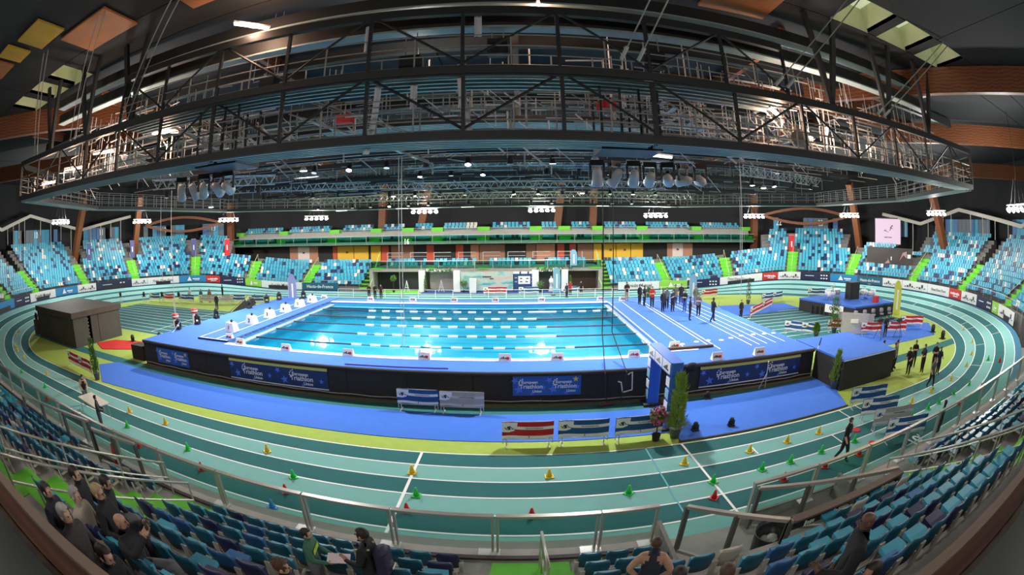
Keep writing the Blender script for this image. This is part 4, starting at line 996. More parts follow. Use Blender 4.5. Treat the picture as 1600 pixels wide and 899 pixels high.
for i,(x,y,z0,z1) in enumerate(((-6.1,23.4,DZ+.02,12),(-5.95,23.45,DZ+.02,12),(3.9,21.6,.1,11.9),(4.4,21.7,.1,11.9),(13.2,24.9,4.0,12),(-23.3,22.8,5.0,10.7),(-20.1,20.7,3.0,10.7),(7.1,39.4,7.5,11),(21.0,40,5,11))):
    if i in (2,3):
        o = MB().path([(x,y,z1),(x,y-.1,3.0),(x-.1+.5*(i-2),19.7,1.5),(x+.15*(i-2),19.5,.1)],.025,5).obj('cable',dsteel)
    else: o = MB().tube((x,y,z0),(x,y,z1),.02,5).obj('cable',alu)
    tag(o,'thin vertical cable hanging from the rig, %s' % ('left of pool centre','beside it left of pool centre','black one right of pool, left','black one right of pool, right','over right deck','far left, first','far left, second','right of the far pool end','over the drum stage')[i],'cable','cables hanging from the rig')
cb = MB()
for k in range(5): cb.path([(3.9+.35*math.cos(a+k),19.45+.12*math.sin(a*1.3+k),.05+.02*k) for a in [j*.6 for j in range(11)]],.02,4)
tag(cb.obj('cable_coil',M('brown_cable',(.08,.03,.02),.6)),'coiled dark cables on the floor at the foot of skirt','cable')

# ------------------------------------------------------------------ flood lamps: rows of round heads, each row with its light
flood = M('flood_lens',(1,1,1),.3,emit=(1,.97,.90),es=60)
fl_can = MB().lathe([(.12,.34),(.2,.22),(.27,0),(.28,-.02)],12).mesh('reflector', alu, True); fl_lens = MB().lathe([(.24,-.03),(.24,-.015)],12).mesh('lens', flood)
def floods(x, y, z, aim, lab, watts, n=5, vis=True):
    rz = math.atan2(aim[1]-y, aim[0]-x)-PI/2
    t = thing('floodlight_row', lab, 'floodlight', (x,y,z), rz, 'floodlight rows around the hall')
    MB().bar((-1.7,0,.35),(1.7,0,.35),.08,.08).obj('bar', alu, t)
    for k in range(n):
        dx = -1.45+2.9*k/(n-1)
        o = link('reflector',fl_can,t,(dx,0,0)); o.rotation_euler = (.75,0,0); link('lens',fl_lens,o)
    for a in (-1.1,-.4,.4,1.1): MB().tube((a,0,.35),(a*.35,0,2.2 if vis else 2.2),.012,4).obj('suspension_cable', dsteel, t)
    MB().tube((0,0,2.1),(0,0,16.95-z),.03,4).obj('main_cable', dsteel, t)
    ld = bpy.data.lights.new('flood_beam','POINT'); ld.energy = watts*LAMP; ld.shadow_soft_size = .5; ld.color = (1,.97,.92)
    lo = bpy.data.objects.new('flood_beam',ld); C.objects.link(lo)
    d = Vector((aim[0]-x,aim[1]-y,-z)).normalized()
    lo.matrix_world = Matrix.Translation(Vector((x,y,z))+d*.45) @ d.to_track_quat('-Z','Y').to_matrix().to_4x4()
FL = [('L',-4.1,10.6),('L',32.3,10.4),('L',66.9,10.1),('S',-26.8,9.8),('S',-11.7,10.2),('S',2.8,10.15),('S',17.5,9.5),('R',65.7,9.6),('R',30.8,9.86),('R',-5.6,10.1),('R',-54.7,9.9)]
for i,(k,a,z) in enumerate(FL):
    s = {'L':sL,'S':sS,'R':sR}[k](a); p = PS(s,6.0)
    floods(p[0],p[1],z,(p[0]*.35-5*.65,p[1]*.35+30*.65),'row of bright round floodlights above the far stands, %s from left' % ORD[i],1350)
for i,(x,y) in enumerate(((-30,-1.5),(-15,-2.5),(-3,-3),(9,-2.5),(24,-1.5))):
    floods(x,y,12.2,(x*.8,22),'row of floodlights behind the near balcony, %s from left' % ORD[i],120)
# work lights under the ring, washing track and stands; upward ones added to brighten the rig
for i,(x,y,z,w,up) in enumerate(((-24,30,10.2,3000,0),(-12,24,11.4,3000,0),(4,24,11.4,3000,0),(18,30,10.9,3000,0),(-12,44,11.2,3000,0),(6,44,11.2,3000,0),(-20,16,12.3,330,1),(14,18,12.3,330,1),(-4,18,14.0,330,1),(-4,38,13.0,330,1),(22,34,12.6,330,1),(-28,34,12.6,330,1))):
    r = thing('work_light','round work light %s in the rig, number %s from front left' % ('added to light the roof' if up else 'facing down',ORD[i]),'lamp',(x,y,z),0,'work lights in the rig')
    c = MB().lathe([(.10,.25),(.2,.12),(.24,0)],10).obj('reflector',alu,r,True); l_ = MB().lathe([(.22,-.01),(.22,.0)],10).obj('lens',lens,r)
    MB().tube((0,0,.25),(0,0,min(1.6,16.8-z)),.02,4).obj('stem',gsteel,r)
    if up: c.rotation_euler = l_.rotation_euler = (PI,0,0)
    ld = bpy.data.lights.new('work_beam','SPOT'); ld.energy = w*LAMP; ld.spot_size = math.radians(165); ld.spot_blend = .7; ld.shadow_soft_size = .3; ld.color = (1,.93,.85) if up else (1,.98,.95)
    lo = bpy.data.objects.new('work_beam',ld); C.objects.link(lo); lo.location = (x,y,z+(.12 if up else -.06)); lo.rotation_euler = (PI if up else 0,0,0)

# ------------------------------------------------------------------ near stand (camera side)
NROW = 8
def nz(k): return 1.3+.43*k
def ny(k): return 6.62-.75*k          # seat back position of row k
WELL = (3.0, 8.5)
near = MB()
for k in range(NROW):
    y0, y1 = ny(k)-.22, ny(k)+.53
    if k == 0: y1 = 7.95
    segs = [(-34,WELL[0]),(WELL[1],32)] if k < 2 else [(-34,32)]
    for x0,x1 in segs: near.box(x0,x1,y0,y1,0,nz(k))
near.box(-34,32,-1.2,ny(NROW-1)-.2,0,nz(NROW-1))
ns = struct('wall_near_terrace', near, conc)
MB().box(-34,WELL[0],7.95,8.05,0,1.28).obj('front_wall', conc, ns); MB().box(5.3,32,7.95,8.05,0,1.28).obj('front_wall', conc, ns)
MB().box(-34,WELL[0],7.3,7.42,1.3,1.36).obj('kerb', M('dark_red_kerb',(.05,.02,.025),.6), ns)
MB().box(WELL[0],WELL[1],5.1,8.0,0,.95).obj('well_floor', conc, ns)
AIS = [(-8.7,-6.9),(-.5,1.05),(9.0,10.6),(-19.5,-18.2),(18.5,19.8)]
for i,(x0,x1) in enumerate(AIS):
    t = thing('aisle_stair','bright green stepped aisle in the near stand, %s' % ('left of the spectators','at the bottom centre','right of the entrance','far left','far right')[i],'stairs',(0,0,0),0,'green aisles of the near stand')
    for k in range(NROW):
        MB().box(x0,x1,ny(k)-.2,ny(k)+.53 if k else 7.2,nz(k)+.003,nz(k)+.02).obj('tread',stairgreen,t)
        MB().box(x0+.1,x1-.1,ny(k)+.18,ny(k)+.55,nz(k)-.2 if k else 1.3,nz(k)).obj('half_step',stairgreen,t)
railm = M('pale_steel_rail',(.50,.47,.42),.35,.6)
def hand_rail(x, ya, za, yb_, zb, lab):
    t = thing('handrail', lab, 'handrail', (0,0,0), 0, 'aisle handrails of the near stand')
    MB().tube((x,ya,za),(x,yb_,zb),.03,8).obj('top_rail', railm, t, True); MB().tube((x,ya,za-.45),(x,yb_,zb-.45),.022,6).obj('mid_rail', railm, t)
    for u in (0,.33,.66,1): y, z = ya+(yb_-ya)*u, za+(zb-za)*u; MB().tube((x,y,z-.98),(x,y,z),.025,6).obj('post', railm, t)
hand_rail(-8.75,7.2,2.3,2.2,4.85,'long steel handrail rising left of the left green aisle')
hand_rail(-6.85,6.2,2.75,1.6,5.1,'long steel handrail rising right of the left green aisle')
hand_rail(.45,7.1,2.3,5.0,3.2,'short pale handrail in the middle of bottom centre aisle')
hand_rail(8.95,6.4,2.6,2.0,4.9,'long steel handrail left of the right green aisle')
hand_rail(10.65,6.6,2.5,2.0,4.9,'long steel handrail right of the right green aisle')
# glass balustrade along the track
t = thing('glass_balustrade','glass balustrade with steel rail along the near track edge, left part','balustrade')
xs = [-31.5,-29.3,-27.1,-24.9,-22.7,-20.5,-18.3,-16.1,-13.9,-11.7,-9.4,-7.1,-4.6,-2.55,-.45,1.65,2.9]
def balus(t, xs, y=7.62, z0=1.3, z1=2.32):
    for a,b_ in zip(xs[:-1],xs[1:]):
        for x in (a+.05,b_-.05): MB().box(x-.025,x+.025,y-.05,y+.05,z0,z1).obj('post',railm,t)
        MB().box(a+.08,b_-.08,y-.008,y+.008,z0+.1,z1-.05).obj('pane',glass,t)
        MB().box(a+.02,b_-.02,y-.06,y+.06,z1-.01,z1+.05).obj('top_rail',railm,t)
        MB().box(b_-.35,b_+.1,y-.16,y+.1,z0-.0,z0+.03).obj('foot_plate',alu,t)
balus(t, xs)
t = thing('glass_balustrade','glass balustrade with steel rail along the near track edge, right part','balustrade')
balus(t, [5.25,7.3,9.4,11.5,13.6,15.7,17.8,19.9,22,24.1,26.2,28.3,30.4], 7.75)
# entrance well: slanted glass screens and signed parapet
def screen(p, q, z0, z1, lab, zz1=None, n=2, band_=False):
    p, q = Vector(p), Vector(q); t = thing('glass_screen', lab, 'screen', (0,0,0), 0, 'glass screens around the entrance well')
    zz1 = z1 if zz1 is None else zz1
    for i in range(n+1):
        c = p+(q-p)*i/n; zt = z1+(zz1-z1)*i/n; MB().box(c.x-.05,c.x+.05,c.y-.05,c.y+.05,z0,zt).obj('post',M('dark_alu',(.16,.15,.14),.4,.7),t)
    for i in range(n):
        a, b_ = p+(q-p)*i/n, p+(q-p)*(i+1)/n; za, zb = z1+(zz1-z1)*i/n, z1+(zz1-z1)*(i+1)/n
        d = (b_-a).normalized()*.06
        MB().add([(a.x+d.x,a.y+d.y,z0+.1),(b_.x-d.x,b_.y-d.y,z0+.1),(b_.x-d.x,b_.y-d.y,zb-.06),(a.x+d.x,a.y+d.y,za-.06)],[(0,1,2,3)]).obj('pane',glass,t)
    MB().bar((p.x,p.y,z1),(q.x,q.y,zz1),.1,.08).obj('top_rail',railm,t); MB().bar((p.x,p.y,z0+.06),(q.x,q.y,z0+.06),.08,.08).obj('bottom_rail',railm,t)
    return t
screen((3.35,7.2),(4.95,5.55),1.2,2.5,'tall glass screen slanting along the left of entrance well',2.75)
screen((4.95,5.5),(8.4,5.45),1.6,2.75,'glass screen behind the entrance well with dark sign band',2.8,2)
screen((5.2,7.35),(8.4,5.6),1.3,2.45,'glass screen at the right of the entrance well',2.85,3)
t = thing('sign_band','long dark sign board with white marks behind the entrance well','sign',(0,0,0))
MB().bar((5.0,5.58,2.55),(8.35,5.53,2.6),.03,.26).obj('board',M('black_sign',(.02,.02,.025),.5),t); MB().bar((5.0,5.5,2.78),(8.4,5.46,2.83),.22,.05).obj('wood_cap',M('brown_cap',(.13,.09,.065),.6),t)
for k in range(4):
    m = MB()
    for j,h in enumerate((.14,.07,.09,.07)): m.cbox((5.4+k*.8+j*.07,5.505,2.54+.012*k),(.045,.01,h))
    m.obj('white_mark',white,t)['kind'] = 'stuff'
MB().box(WELL[0],WELL[0]+.1,5.1,7.9,.2,1.7).box(WELL[1]-.1,WELL[1],5.1,7.9,.2,1.7).box(WELL[0],WELL[1],5.05,5.15,.2,2.0).obj('well_wall',M('grey_plaster',(.24,.23,.20),.8,noise=.15),ns)
bn = thing('waste_bin','round black waste bin with crumpled white paper inside','bin',(5.0,6.05,.95))
MB().lathe([(.30,0),(.40,1.15),(.43,1.2),(.40,1.2),(.36,1.1),(.32,.9),(.01,.9)],16).obj('body',M('black_plastic',(.015,.015,.017),.4),bn,True)
MB().ball((.05,0,.98),.15,8,6,0,(1,1,.6)).ball((-.1,.08,.95),.1,7,5).obj('paper',M('paper',(.7,.67,.6),.8),bn,True)
od = MB().cbox((7.2,5.6,1.68),(.35,.2,.12),.3).obj('black_pouch',black); tag(od,'small black pouch lying on the well edge','pouch')
# left vomitory screens
screen((-16.2,5.9),(-12.2,6.9),1.7,2.95,'glass screen beside the left entrance',2.75,3)
screen((-12.2,6.95),(-10.2,7.35),1.35,2.5,'glass screen joining the left balustrade',2.4,2)
fe = thing('safety_cone','red and white striped pylon behind left glass screen','cone',(-11.6,7.3,1.3)); MB().lathe([(.13,0),(.05,.75)],8).obj('body',redp,fe,True); MB().lathe([(.105,.25),(.08,.45)],8).obj('band',white,fe)
# balcony parapet in front of the camera
pp = thing('balcony_parapet','brown wooden balcony parapet curving across the bottom corners','parapet')
pts = []
for i in range(25):
    x = -6+12*i/24; pts.append((x,.43+.0009*x*x*0,CAMZ-.92))
MB().box(-14,14,.405,.435,CAMZ-1.22,CAMZ-.92).obj('board',brownd,pp); MB().box(-14,14,.39,.44,CAMZ-.92,CAMZ-.90).obj('cap',M('brown_cap'),pp)
struct('floor_balcony', MB().box(-14,14,-6,.47,CAMZ-1.75,CAMZ-1.62), M('dark_balcony_floor',(.010,.013,.012),.5,noise=.4,scale=2))
for x,nm in ((-1.9,'left'),(2.0,'right')):
    o = MB().tube((x*1.2,.2,CAMZ-1.6),(x*1.25,-.5,CAMZ-1.6),.015,5).obj('floor_cable',gsteel); tag(o,'thin pale cable on the dark balcony floor, %s' % nm,'cable')

# ---- near seats: the 300 that show largest are things with parts, the rest joins the far seats
def seat_meshes():
    b = MB(); n = 6; v = []
    for dz in range(4):
        z = (.36,.55,.72,.82)[dz]; w = (.19,.215,.215,.17)[dz]; y = (0,-.03,-.07,-.10)[dz]
        for i in range(n+1):
            u = -1+2*i/n; v.append((w*u,y-.04*(1-u*u)+.03,z))
    N = n+1; f = [(r*N+i,r*N+i+1,(r+1)*N+i+1,(r+1)*N+i) for r in range(3) for i in range(n)]
    b.add(v,f); b.add([(x,y-.035,z) for x,y,z in v],[tuple(reversed(q)) for q in f])
    k = len(v)
    rim = [i for i in range(N)]+[r*N+n for r in range(1,4)]+[3*N+i for i in range(n-1,-1,-1)]+[r*N for r in (2,1)]
    b.f += [(rim[i],rim[(i+1) % len(rim)],k+rim[(i+1) % len(rim)],k+rim[i])[::-1] for i in range(len(rim))]; b.m += [0]*len(rim)
    p = MB().add([(-.2,.02,.38),(.2,.02,.38),(.215,.25,.42),(.19,.42,.43),(-.19,.42,.43),(-.215,.25,.42)]+[(x,y,z-.05) for x,y,z in [(-.2,.02,.38),(.2,.02,.38),(.215,.25,.42),(.19,.42,.40),(-.19,.42,.40),(-.215,.25,.42)]],[(0,1,2,5),(5,2,3,4),(11,8,7,6),(10,9,8,11),(0,6,7,1),(1,7,8,2),(2,8,9,3),(3,9,10,4),(4,10,11,5),(5,11,6,0)])
    a = MB()
    for x in (-.235,.235): a.bar((x,-.04,.12),(x,-.06,.56),.03,.07).bar((x,.0,.34),(x,.22,.36),.03,.05)
    a.bar((-.235,-.03,.2),(.235,-.03,.2),.04,.06)
    return b, p, a
sb, sp, sa = seat_meshes()
S_NEAR = [M('shaded_teal_seat',(.006,.085,.14),.42,noise=.1),M('near_mid_seat',(.01,.07,.19),.42),M('near_navy_seat',(.012,.016,.07),.38),M('near_beige_seat',(.42,.38,.31),.45)]  # teal darkened: the shade on the unlit seat backs is in its colour
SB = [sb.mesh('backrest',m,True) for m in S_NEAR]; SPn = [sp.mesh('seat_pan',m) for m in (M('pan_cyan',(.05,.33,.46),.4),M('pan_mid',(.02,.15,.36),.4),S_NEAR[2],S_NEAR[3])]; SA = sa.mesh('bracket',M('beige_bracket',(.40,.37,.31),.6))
cols = ['teal','mid blue','navy','beige']
cand = []
for k in range(NROW):
    x = -33.5
    while x < 31.5:
        ok = all(not (a-.25 < x < b_+.25) for a,b_ in AIS) and not (k < 2 and WELL[0]-.35 < x < WELL[1]+.3) and not (k < 2 and -13 < x < -9.8) and not (k == 2 and 3.9 < x < 5.5)
        if ok: cand.append((x,ny(k),nz(k),k))
        x += .52
def vis(c):
    d = Vector((c[0],c[1],c[2]+.6-CAMZ)); 
    if c[1] < .9: return None
    ang = -d.z/math.hypot(d.x,d.y)   # steepness below the horizon
    if math.degrees(math.atan2(-d.z,d.y)) > 64 : return None      # hidden behind the parapet
    if abs(d.x) < 3.2 and math.degrees(math.atan2(-d.z,d.y)) > 46: return None
    return d.length
vis_c = sorted([(vis(c),c) for c in cand if vis(c) is not None])
rown = ['front row','second row','third row','fourth row','fifth row','sixth row','seventh row','back row']
SPEC = []   # spectators' seats filled in below
for i,(d,c) in enumerate(vis_c):
    col = 0 if rnd.random() < .68 else 1 if rnd.random() < .35 else 2 if rnd.random() < .62 else 3
    if i < 300:
        o = link('stadium_seat',None,None,(c[0],c[1],c[2]))
        e_, side_ = ((-8.7,'left of the left green aisle') if c[0] < -8.7 else (-.5,'left of the centre aisle') if c[0] < 0 else (1.05,'right of the centre aisle') if c[0] < 9 else (10.6,'right of the right green aisle'))
        tag(o,'%s tip-up seat, near stand %s, %s seat %s' % (cols[col],rown[c[3]],ordw(int(abs(c[0]-e_)/.52)+1),side_),'seat','plastic seats of the near stand')
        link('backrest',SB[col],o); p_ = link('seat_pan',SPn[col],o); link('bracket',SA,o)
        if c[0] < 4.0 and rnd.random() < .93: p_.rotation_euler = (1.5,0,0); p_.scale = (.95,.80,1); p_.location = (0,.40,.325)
    else: add_seat(c[0],c[1],c[2],0,-1,(0,1,2,3)[col])
me = bpy.data.meshes.new('seat_rows'); me.from_pydata(FAR_V,[],FAR_F)
for m_ in (S_CY,S_MB,S_NV,S_WH): me.materials.append(m_)
me.polygons.foreach_set('material_index',FAR_M); me.update()
o = link('seat_rows',me); tag(o,'thousands of cyan, navy and white seats filling the far stands','seats'); o['kind'] = 'stuff'

# ------------------------------------------------------------------ people
BASE = dict(pel=(0,0,.93,.155,.11),sp=(0,0,1.10,.14,.105),ch=(0,0,1.30,.165,.115),nk=(0,.0,1.46,.058,.06),h0=(0,-.012,1.53,.066,.072),h1=(0,-.02,1.61,.078,.098),h2=(0,-.01,1.695,.062,.078),
 shL=(.17,0,1.39,.066,.066),elL=(.23,.03,1.13,.047,.047),wrL=(.24,-.05,.90,.033,.033),hnL=(.235,-.09,.82,.03,.042),
 hpL=(.09,0,.87,.095,.10),knL=(.10,-.012,.49,.062,.065),anL=(.10,.03,.09,.042,.045),toL=(.105,-.13,.045,.04,.035))
for k in list(BASE):
    if k[:2] in ('hp','kn','an','el','wr','sh'): x_ = BASE[k]; BASE[k] = (*x_[:3],x_[3]*1.28,x_[4]*1.28)
    elif k in ('pel','sp','ch'): x_ = BASE[k]; BASE[k] = (*x_[:3],x_[3]*1.12,x_[4]*1.15)
for k in list(BASE):
    if k.endswith('L'): x,*r = BASE[k]; BASE[k[:-1]+'R'] = (-x,*r)
EDG = [('pel','sp','top'),('sp','ch','top'),('ch','nk','top'),('nk','h0','skin'),('h0','h1','skin'),('h1','h2','skin')]
for s_ in 'LR': EDG += [('ch','sh'+s_,'shld'),('sh'+s_,'el'+s_,'sleeve'),('el'+s_,'wr'+s_,'fore'),('wr'+s_,'hn'+s_,'hand'),('pel','hp'+s_,'leg'),('hp'+s_,'kn'+s_,'leg'),('kn'+s_,'an'+s_,'shin'),('an'+s_,'to'+s_,'shoe')]
def both(d):
    o = {}
    for k,v in d.items():
        if k.endswith('B'): o[k[:-1]+'L'] = v; o[k[:-1]+'R'] = (-v[0],v[1],v[2])
        else: o[k] = v
    return o
ARMS = dict(down={},fold=both({'elB':(.25,-.04,1.13)})|{'wrL':(-.02,-.20,1.17),'hnL':(-.12,-.19,1.19),'wrR':(.02,-.21,1.14),'hnR':(.12,-.19,1.16)},
 front=both({'elB':(.24,-.08,1.12),'wrB':(.16,-.31,1.05),'hnB':(.12,-.39,1.05)}),phone={'elL':(.24,-.12,1.15),'wrL':(.10,-.30,1.30),'hnL':(.04,-.36,1.38),'elR':(-.24,-.1,1.13),'wrR':(-.12,-.28,1.24),'hnR':(-.05,-.34,1.30)},
 one={'elL':(.24,-.05,1.13),'wrL':(.14,-.28,1.08),'hnL':(.08,-.36,1.1)},hips=both({'elB':(.34,.05,1.14),'wrB':(.18,-.02,.98),'hnB':(.13,-.04,.95)}),
 up={'elL':(.30,-.12,1.38),'wrL':(.16,-.28,1.52),'hnL':(.08,-.33,1.58),'elR':(-.28,-.14,1.34),'wrR':(-.14,-.30,1.50),'hnR':(-.06,-.35,1.56)})
LEGS = dict(stand={},apart={'anL':(.15,.03,.09),'toL':(.18,-.12,.045),'knL':(.12,-.01,.49),'anR':(-.16,.03,.09),'toR':(-.19,-.12,.045)},
 walk={'knL':(.10,-.17,.50),'anL':(.10,-.20,.10),'toL':(.10,-.37,.06),'knR':(-.10,.04,.49),'anR':(-.10,.27,.14),'toR':(-.10,.14,.045),'elL':(.23,.12,1.14),'wrL':(.24,.12,.90),'hnL':(.24,.1,.81),'elR':(-.23,-.02,1.13),'wrR':(-.24,-.18,.93),'hnR':(-.24,-.24,.86)})
def pose(arms='down', legs='stand', sit=False, lean=0.0, turn=0.0):
    J = {k:list(v) for k,v in BASE.items()}
    for d in (LEGS.get(legs,{}), ARMS.get(arms,{})):
        for k,v in d.items(): J[k][:3] = v
    if sit:
        for k in J:
            if k[:2] in ('kn','an','to'): continue
            J[k][2] -= .46
        for s_,sg in (('L',1),('R',-1)):
            J['hp'+s_][:3] = (sg*.10,-.03,.44); J['kn'+s_][:3] = (sg*.12,-.44,.48); J['an'+s_][:3] = (sg*.12,-.40,.09); J['to'+s_][:3] = (sg*.13,-.56,.045)
            if arms == 'down': J['el'+s_][:3] = (sg*.25,.0,.70); J['wr'+s_][:3] = (sg*.17,-.24,.58); J['hn'+s_][:3] = (sg*.13,-.32,.58)
    if lean:
        z0 = J['pel'][2]; c,sn = math.cos(lean),math.sin(lean)
        for k in J:
            if k[:2] in ('hp','kn','an','to') or k == 'pel': continue
            y,z = J[k][1],J[k][2]-z0; J[k][1] = y*c-z*sn; J[k][2] = z0+y*sn+z*c
    if turn:
        c,sn = math.cos(turn),math.sin(turn); o = J['nk']
        for k in ('h0','h1','h2'): x,y = J[k][0]-o[0],J[k][1]-o[1]; J[k][0] = o[0]+x*c-y*sn; J[k][1] = o[1]+x*sn+y*c
    return J
BODY = {}
def body_mesh(key, J, fingers):
    if key in BODY: return BODY[key]
    names = list(J); idx = {n:i for i,n in enumerate(names)}
    verts = [tuple(J[n][:3]) for n in names]; rad = [tuple(J[n][3:5]) for n in names]
    edges = [(idx[a],idx[b]) for a,b,_ in EDG]; segs = [(Vector(J[a][:3]),Vector(J[b][:3]),r,(J[a][3]+J[b][3])/2) for a,b,r in EDG]
    if fingers:
        for s_,sg in (('L',1),('R',-1)):
            w, h = Vector(J['wr'+s_][:3]), Vector(J['hn'+s_][:3]); d = (h-w).normalized(); side = d.cross(Vector((sg,0,.2))).normalized()
            curl = side.cross(d).normalized()
            for q,(off,L) in enumerate(((-.028,.075),(-.009,.085),(.010,.08),(.028,.062))):
                a = h+side*off+d*.02; b_ = a+d*L*.5+curl*.006; c_ = b_+d*L*.35+curl*.025
                n0 = len(verts); verts += [tuple(a),tuple(b_),tuple(c_)]; rad += [(.0105,.0105),(.009,.009),(.008,.008)]; edges += [(idx['hn'+s_],n0),(n0,n0+1),(n0+1,n0+2)]
                segs += [(a,c_,'hand',.01)]
            a = w+d*.035-side*.035; b_ = a+d*.035-side*.022; n0 = len(verts); verts += [tuple(a),tuple(b_)]; rad += [(.012,.012),(.0095,.0095)]; edges += [(idx['hn'+s_],n0),(n0,n0+1)]; segs += [(a,b_,'hand',.01)]
    me = bpy.data.meshes.new('skeleton'); me.from_pydata(verts,edges,[]); o = bpy.data.objects.new('skeleton',me); C.objects.link(o)
    o.modifiers.new('skin','SKIN'); sm = o.modifiers.new('smooth','SUBSURF'); sm.levels = 2 if fingers else 1
    sv = me.skin_vertices[0].data
    for i,r in enumerate(rad): sv[i].radius = r; sv[i].use_root = (i == idx['pel'])
    dg = bpy.context.evaluated_depsgraph_get(); out = bpy.data.meshes.new_from_object(o.evaluated_get(dg)); bpy.data.objects.remove(o)
    regs = []
    for p in out.polygons:
        c = p.center; best = 9; rg = 'top'
        for a,b_,r,rr in segs:
            ab = b_-a; t = max(0,min(1,(c-a).dot(ab)/max(1e-9,ab.length_squared))); dd = (c-(a+ab*t)).length-rr
            if dd < best: best = dd; rg = r
        regs.append(rg); p.use_smooth = True
    BODY[key] = (out, regs); return BODY[key]
skinm = [M('skin_light',(.55,.33,.24),.55),M('skin_tan',(.42,.23,.15),.55),M('skin_dark',(.12,.06,.04),.55)]
hairm = dict(dark=M('dark_hair',(.018,.012,.009),.6),brown=M('brown_hair',(.07,.035,.018),.6),grey=M('grey_hair',(.30,.29,.28),.7),blond=M('blond_hair',(.36,.25,.13),.6))
clo = {}
def cloth(c):
    k = 'cloth_%d_%d_%d' % tuple(int(v*999) for v in c)
    return M(k,c,.85,noise=.15,scale=8)
BLK, NVY, GRY, RED, TAN, WHT, BLU, GRN, OLV = (.012,.012,.014),(.015,.02,.06),(.13,.13,.14),(.45,.02,.02),(.35,.26,.18),(.6,.6,.6),(.03,.10,.30),(.06,.22,.08),(.10,.11,.06)
def person(loc, rz, lab, top=BLK, legs=BLK, shoes=(.03,.03,.03), skin=0, hair='dark', arms='down', leg='stand', sit=False, lean=0.0, turn=0.0, short=True, h=1.68, hd=False, bald=False, long=False, grp=None, shorts=False):
    J = pose(arms,leg,sit,lean,turn); key = (arms,leg,sit,round(lean,2),round(turn,2),hd)
    src, regs = body_mesh(key, J, hd)
    me = src.copy(); me.name = 'body'; me.materials.clear()
    for m_ in (skinm[skin],cloth(top),cloth(legs),cloth(shoes)): me.materials.append(m_)
    mp = {'skin':0,'top':1,'shld':1,'sleeve':1,'fore':0 if short else 1,'hand':0,'leg':2,'shin':0 if shorts else 2,'shoe':3}
    if short == 'tank': mp['sleeve'] = mp['shld'] = 0
    me.polygons.foreach_set('material_index',[mp[r] for r in regs])
    t = thing('person',lab,'person',loc,rz,grp); t.scale = (h/1.74,)*3
    link('body',me,t)
    c = Vector(J['h1'][:3]); up = (Vector(J['h2'][:3])-Vector(J['h0'][:3])).normalized(); f = Vector((math.sin(turn),-math.cos(turn),0)) if not lean else (Vector((math.sin(turn),-math.cos(turn),0))-up*Vector((math.sin(turn),-math.cos(turn),0)).dot(up)).normalized()
    side = f.cross(up).normalized(); B = Matrix((side,-f,up)).transposed()
    if not bald:
        mb = MB(); mb.ball((0,0,0),1,12,9)
        fs = []; 
        for q in mb.f:
            m_ = sum((Vector(mb.v[i]) for i in q),Vector())/len(q)
            if (m_.y < -.25 and m_.z < .35) or (m_.z < (-.75 if long else -.35)): continue
            fs.append(q)
        mb.v = [tuple(B @ Vector((x*.088,y*.112,z*(.17 if (long and z < 0) else .108)))+c+up*.035-f*.012) for x,y,z in mb.v]; mb.f = fs; mb.m = [0]*len(fs)
        mb.obj('hair',hairm[hair],t,True)
    if hd:
        mb = MB(); mb.add([tuple(B @ Vector(p)+c) for p in ((-.016,-.088,-.02),(.016,-.088,-.02),(0,-.118,-.022),(0,-.09,.03))],[(0,1,2),(1,3,2),(3,0,2),(0,3,1)]); mb.obj('nose',skinm[skin],t)
        for sx in (-1,1):
            MB().ball(tuple(B @ Vector((sx*.032,-.083,.018))+c),.0095,6,5).obj('eye',M('eye_dark',(.03,.02,.02),.3),t)
            MB().ball(tuple(B @ Vector((sx*.083,.005,-.0))+c),.026,6,5,0,(.5,.8,1.2)).obj('ear',skinm[skin],t,True)
        MB().add([tuple(B @ Vector(p)+c) for p in ((-.026,-.083,-.052),(.026,-.083,-.052),(.022,-.086,-.062),(-.022,-.086,-.062))],[(0,1,2,3)]).obj('mouth',M('lips',(.3,.1,.09),.5),t)
    t['_c'] = 0; del t['_c']
    return t, c, B
def glasses(t, c, B):
    mb = MB()
    for sx in (-1,1):
        mb.path([tuple(B @ Vector((sx*.036+.024*math.cos(a),-.104,.016+.017*math.sin(a)))+c) for a in [k*PI/4 for k in range(9)]],.003,4); mb.tube(tuple(B @ Vector((sx*.06,-.1,.02))+c),tuple(B @ Vector((sx*.086,.0,.02))+c),.003,4)
    mb.obj('glasses',black,t)
def face(dx, dy): return math.atan2(dx, -dy)
FA = face
# officials and athletes on the right part of the deck
dp = [(9.3,39.6,0.2,'fold',BLK,TAN,'leftmost, arms folded'),(9.95,37.5,.6,'down',BLK,BLK,'second from left'),(10.15,36.7,.9,'one',BLK,BLK,'third from left'),(10.6,35.9,-.3,'fold',RED,BLK,'in a red top'),(10.85,33.7,.4,'down',BLK,NVY,'in black, front row left'),(11.6,35.0,-.6,'one',GRY,BLK,'in grey behind the front row'),(11.6,33.5,.2,'phone',NVY,BLK,'reading a phone'),(13.0,36.9,.3,'down',OLV,BLK,'in olive at the back'),(13.6,37.1,-.4,'down',BLK,NVY,'in black at the back right'),(12.55,33.3,-.9,'fold',BLK,BLU,'with arms folded, front row right'),(11.7,29.9,1.2,'front',BLK,BLK,'standing apart nearest the camera'),(12.95,31.3,-.8,'fold',GRY,BLK,'in grey with folded arms, right'),(14.4,35.6,.2,'down',OLV,GRY,'in olive, far right back')]
for x,y,r,a,tp,lg_,w in dp:
    person((x,y,DZ+.01),r,'person on the right deck in dark clothes, '+w if 'in ' not in w else 'person on the right deck '+w,tp,lg_,arms=a,skin=rnd.choice((0,0,1)),hair=rnd.choice(('dark','brown')),short=rnd.random() < .6,grp='people on the deck')
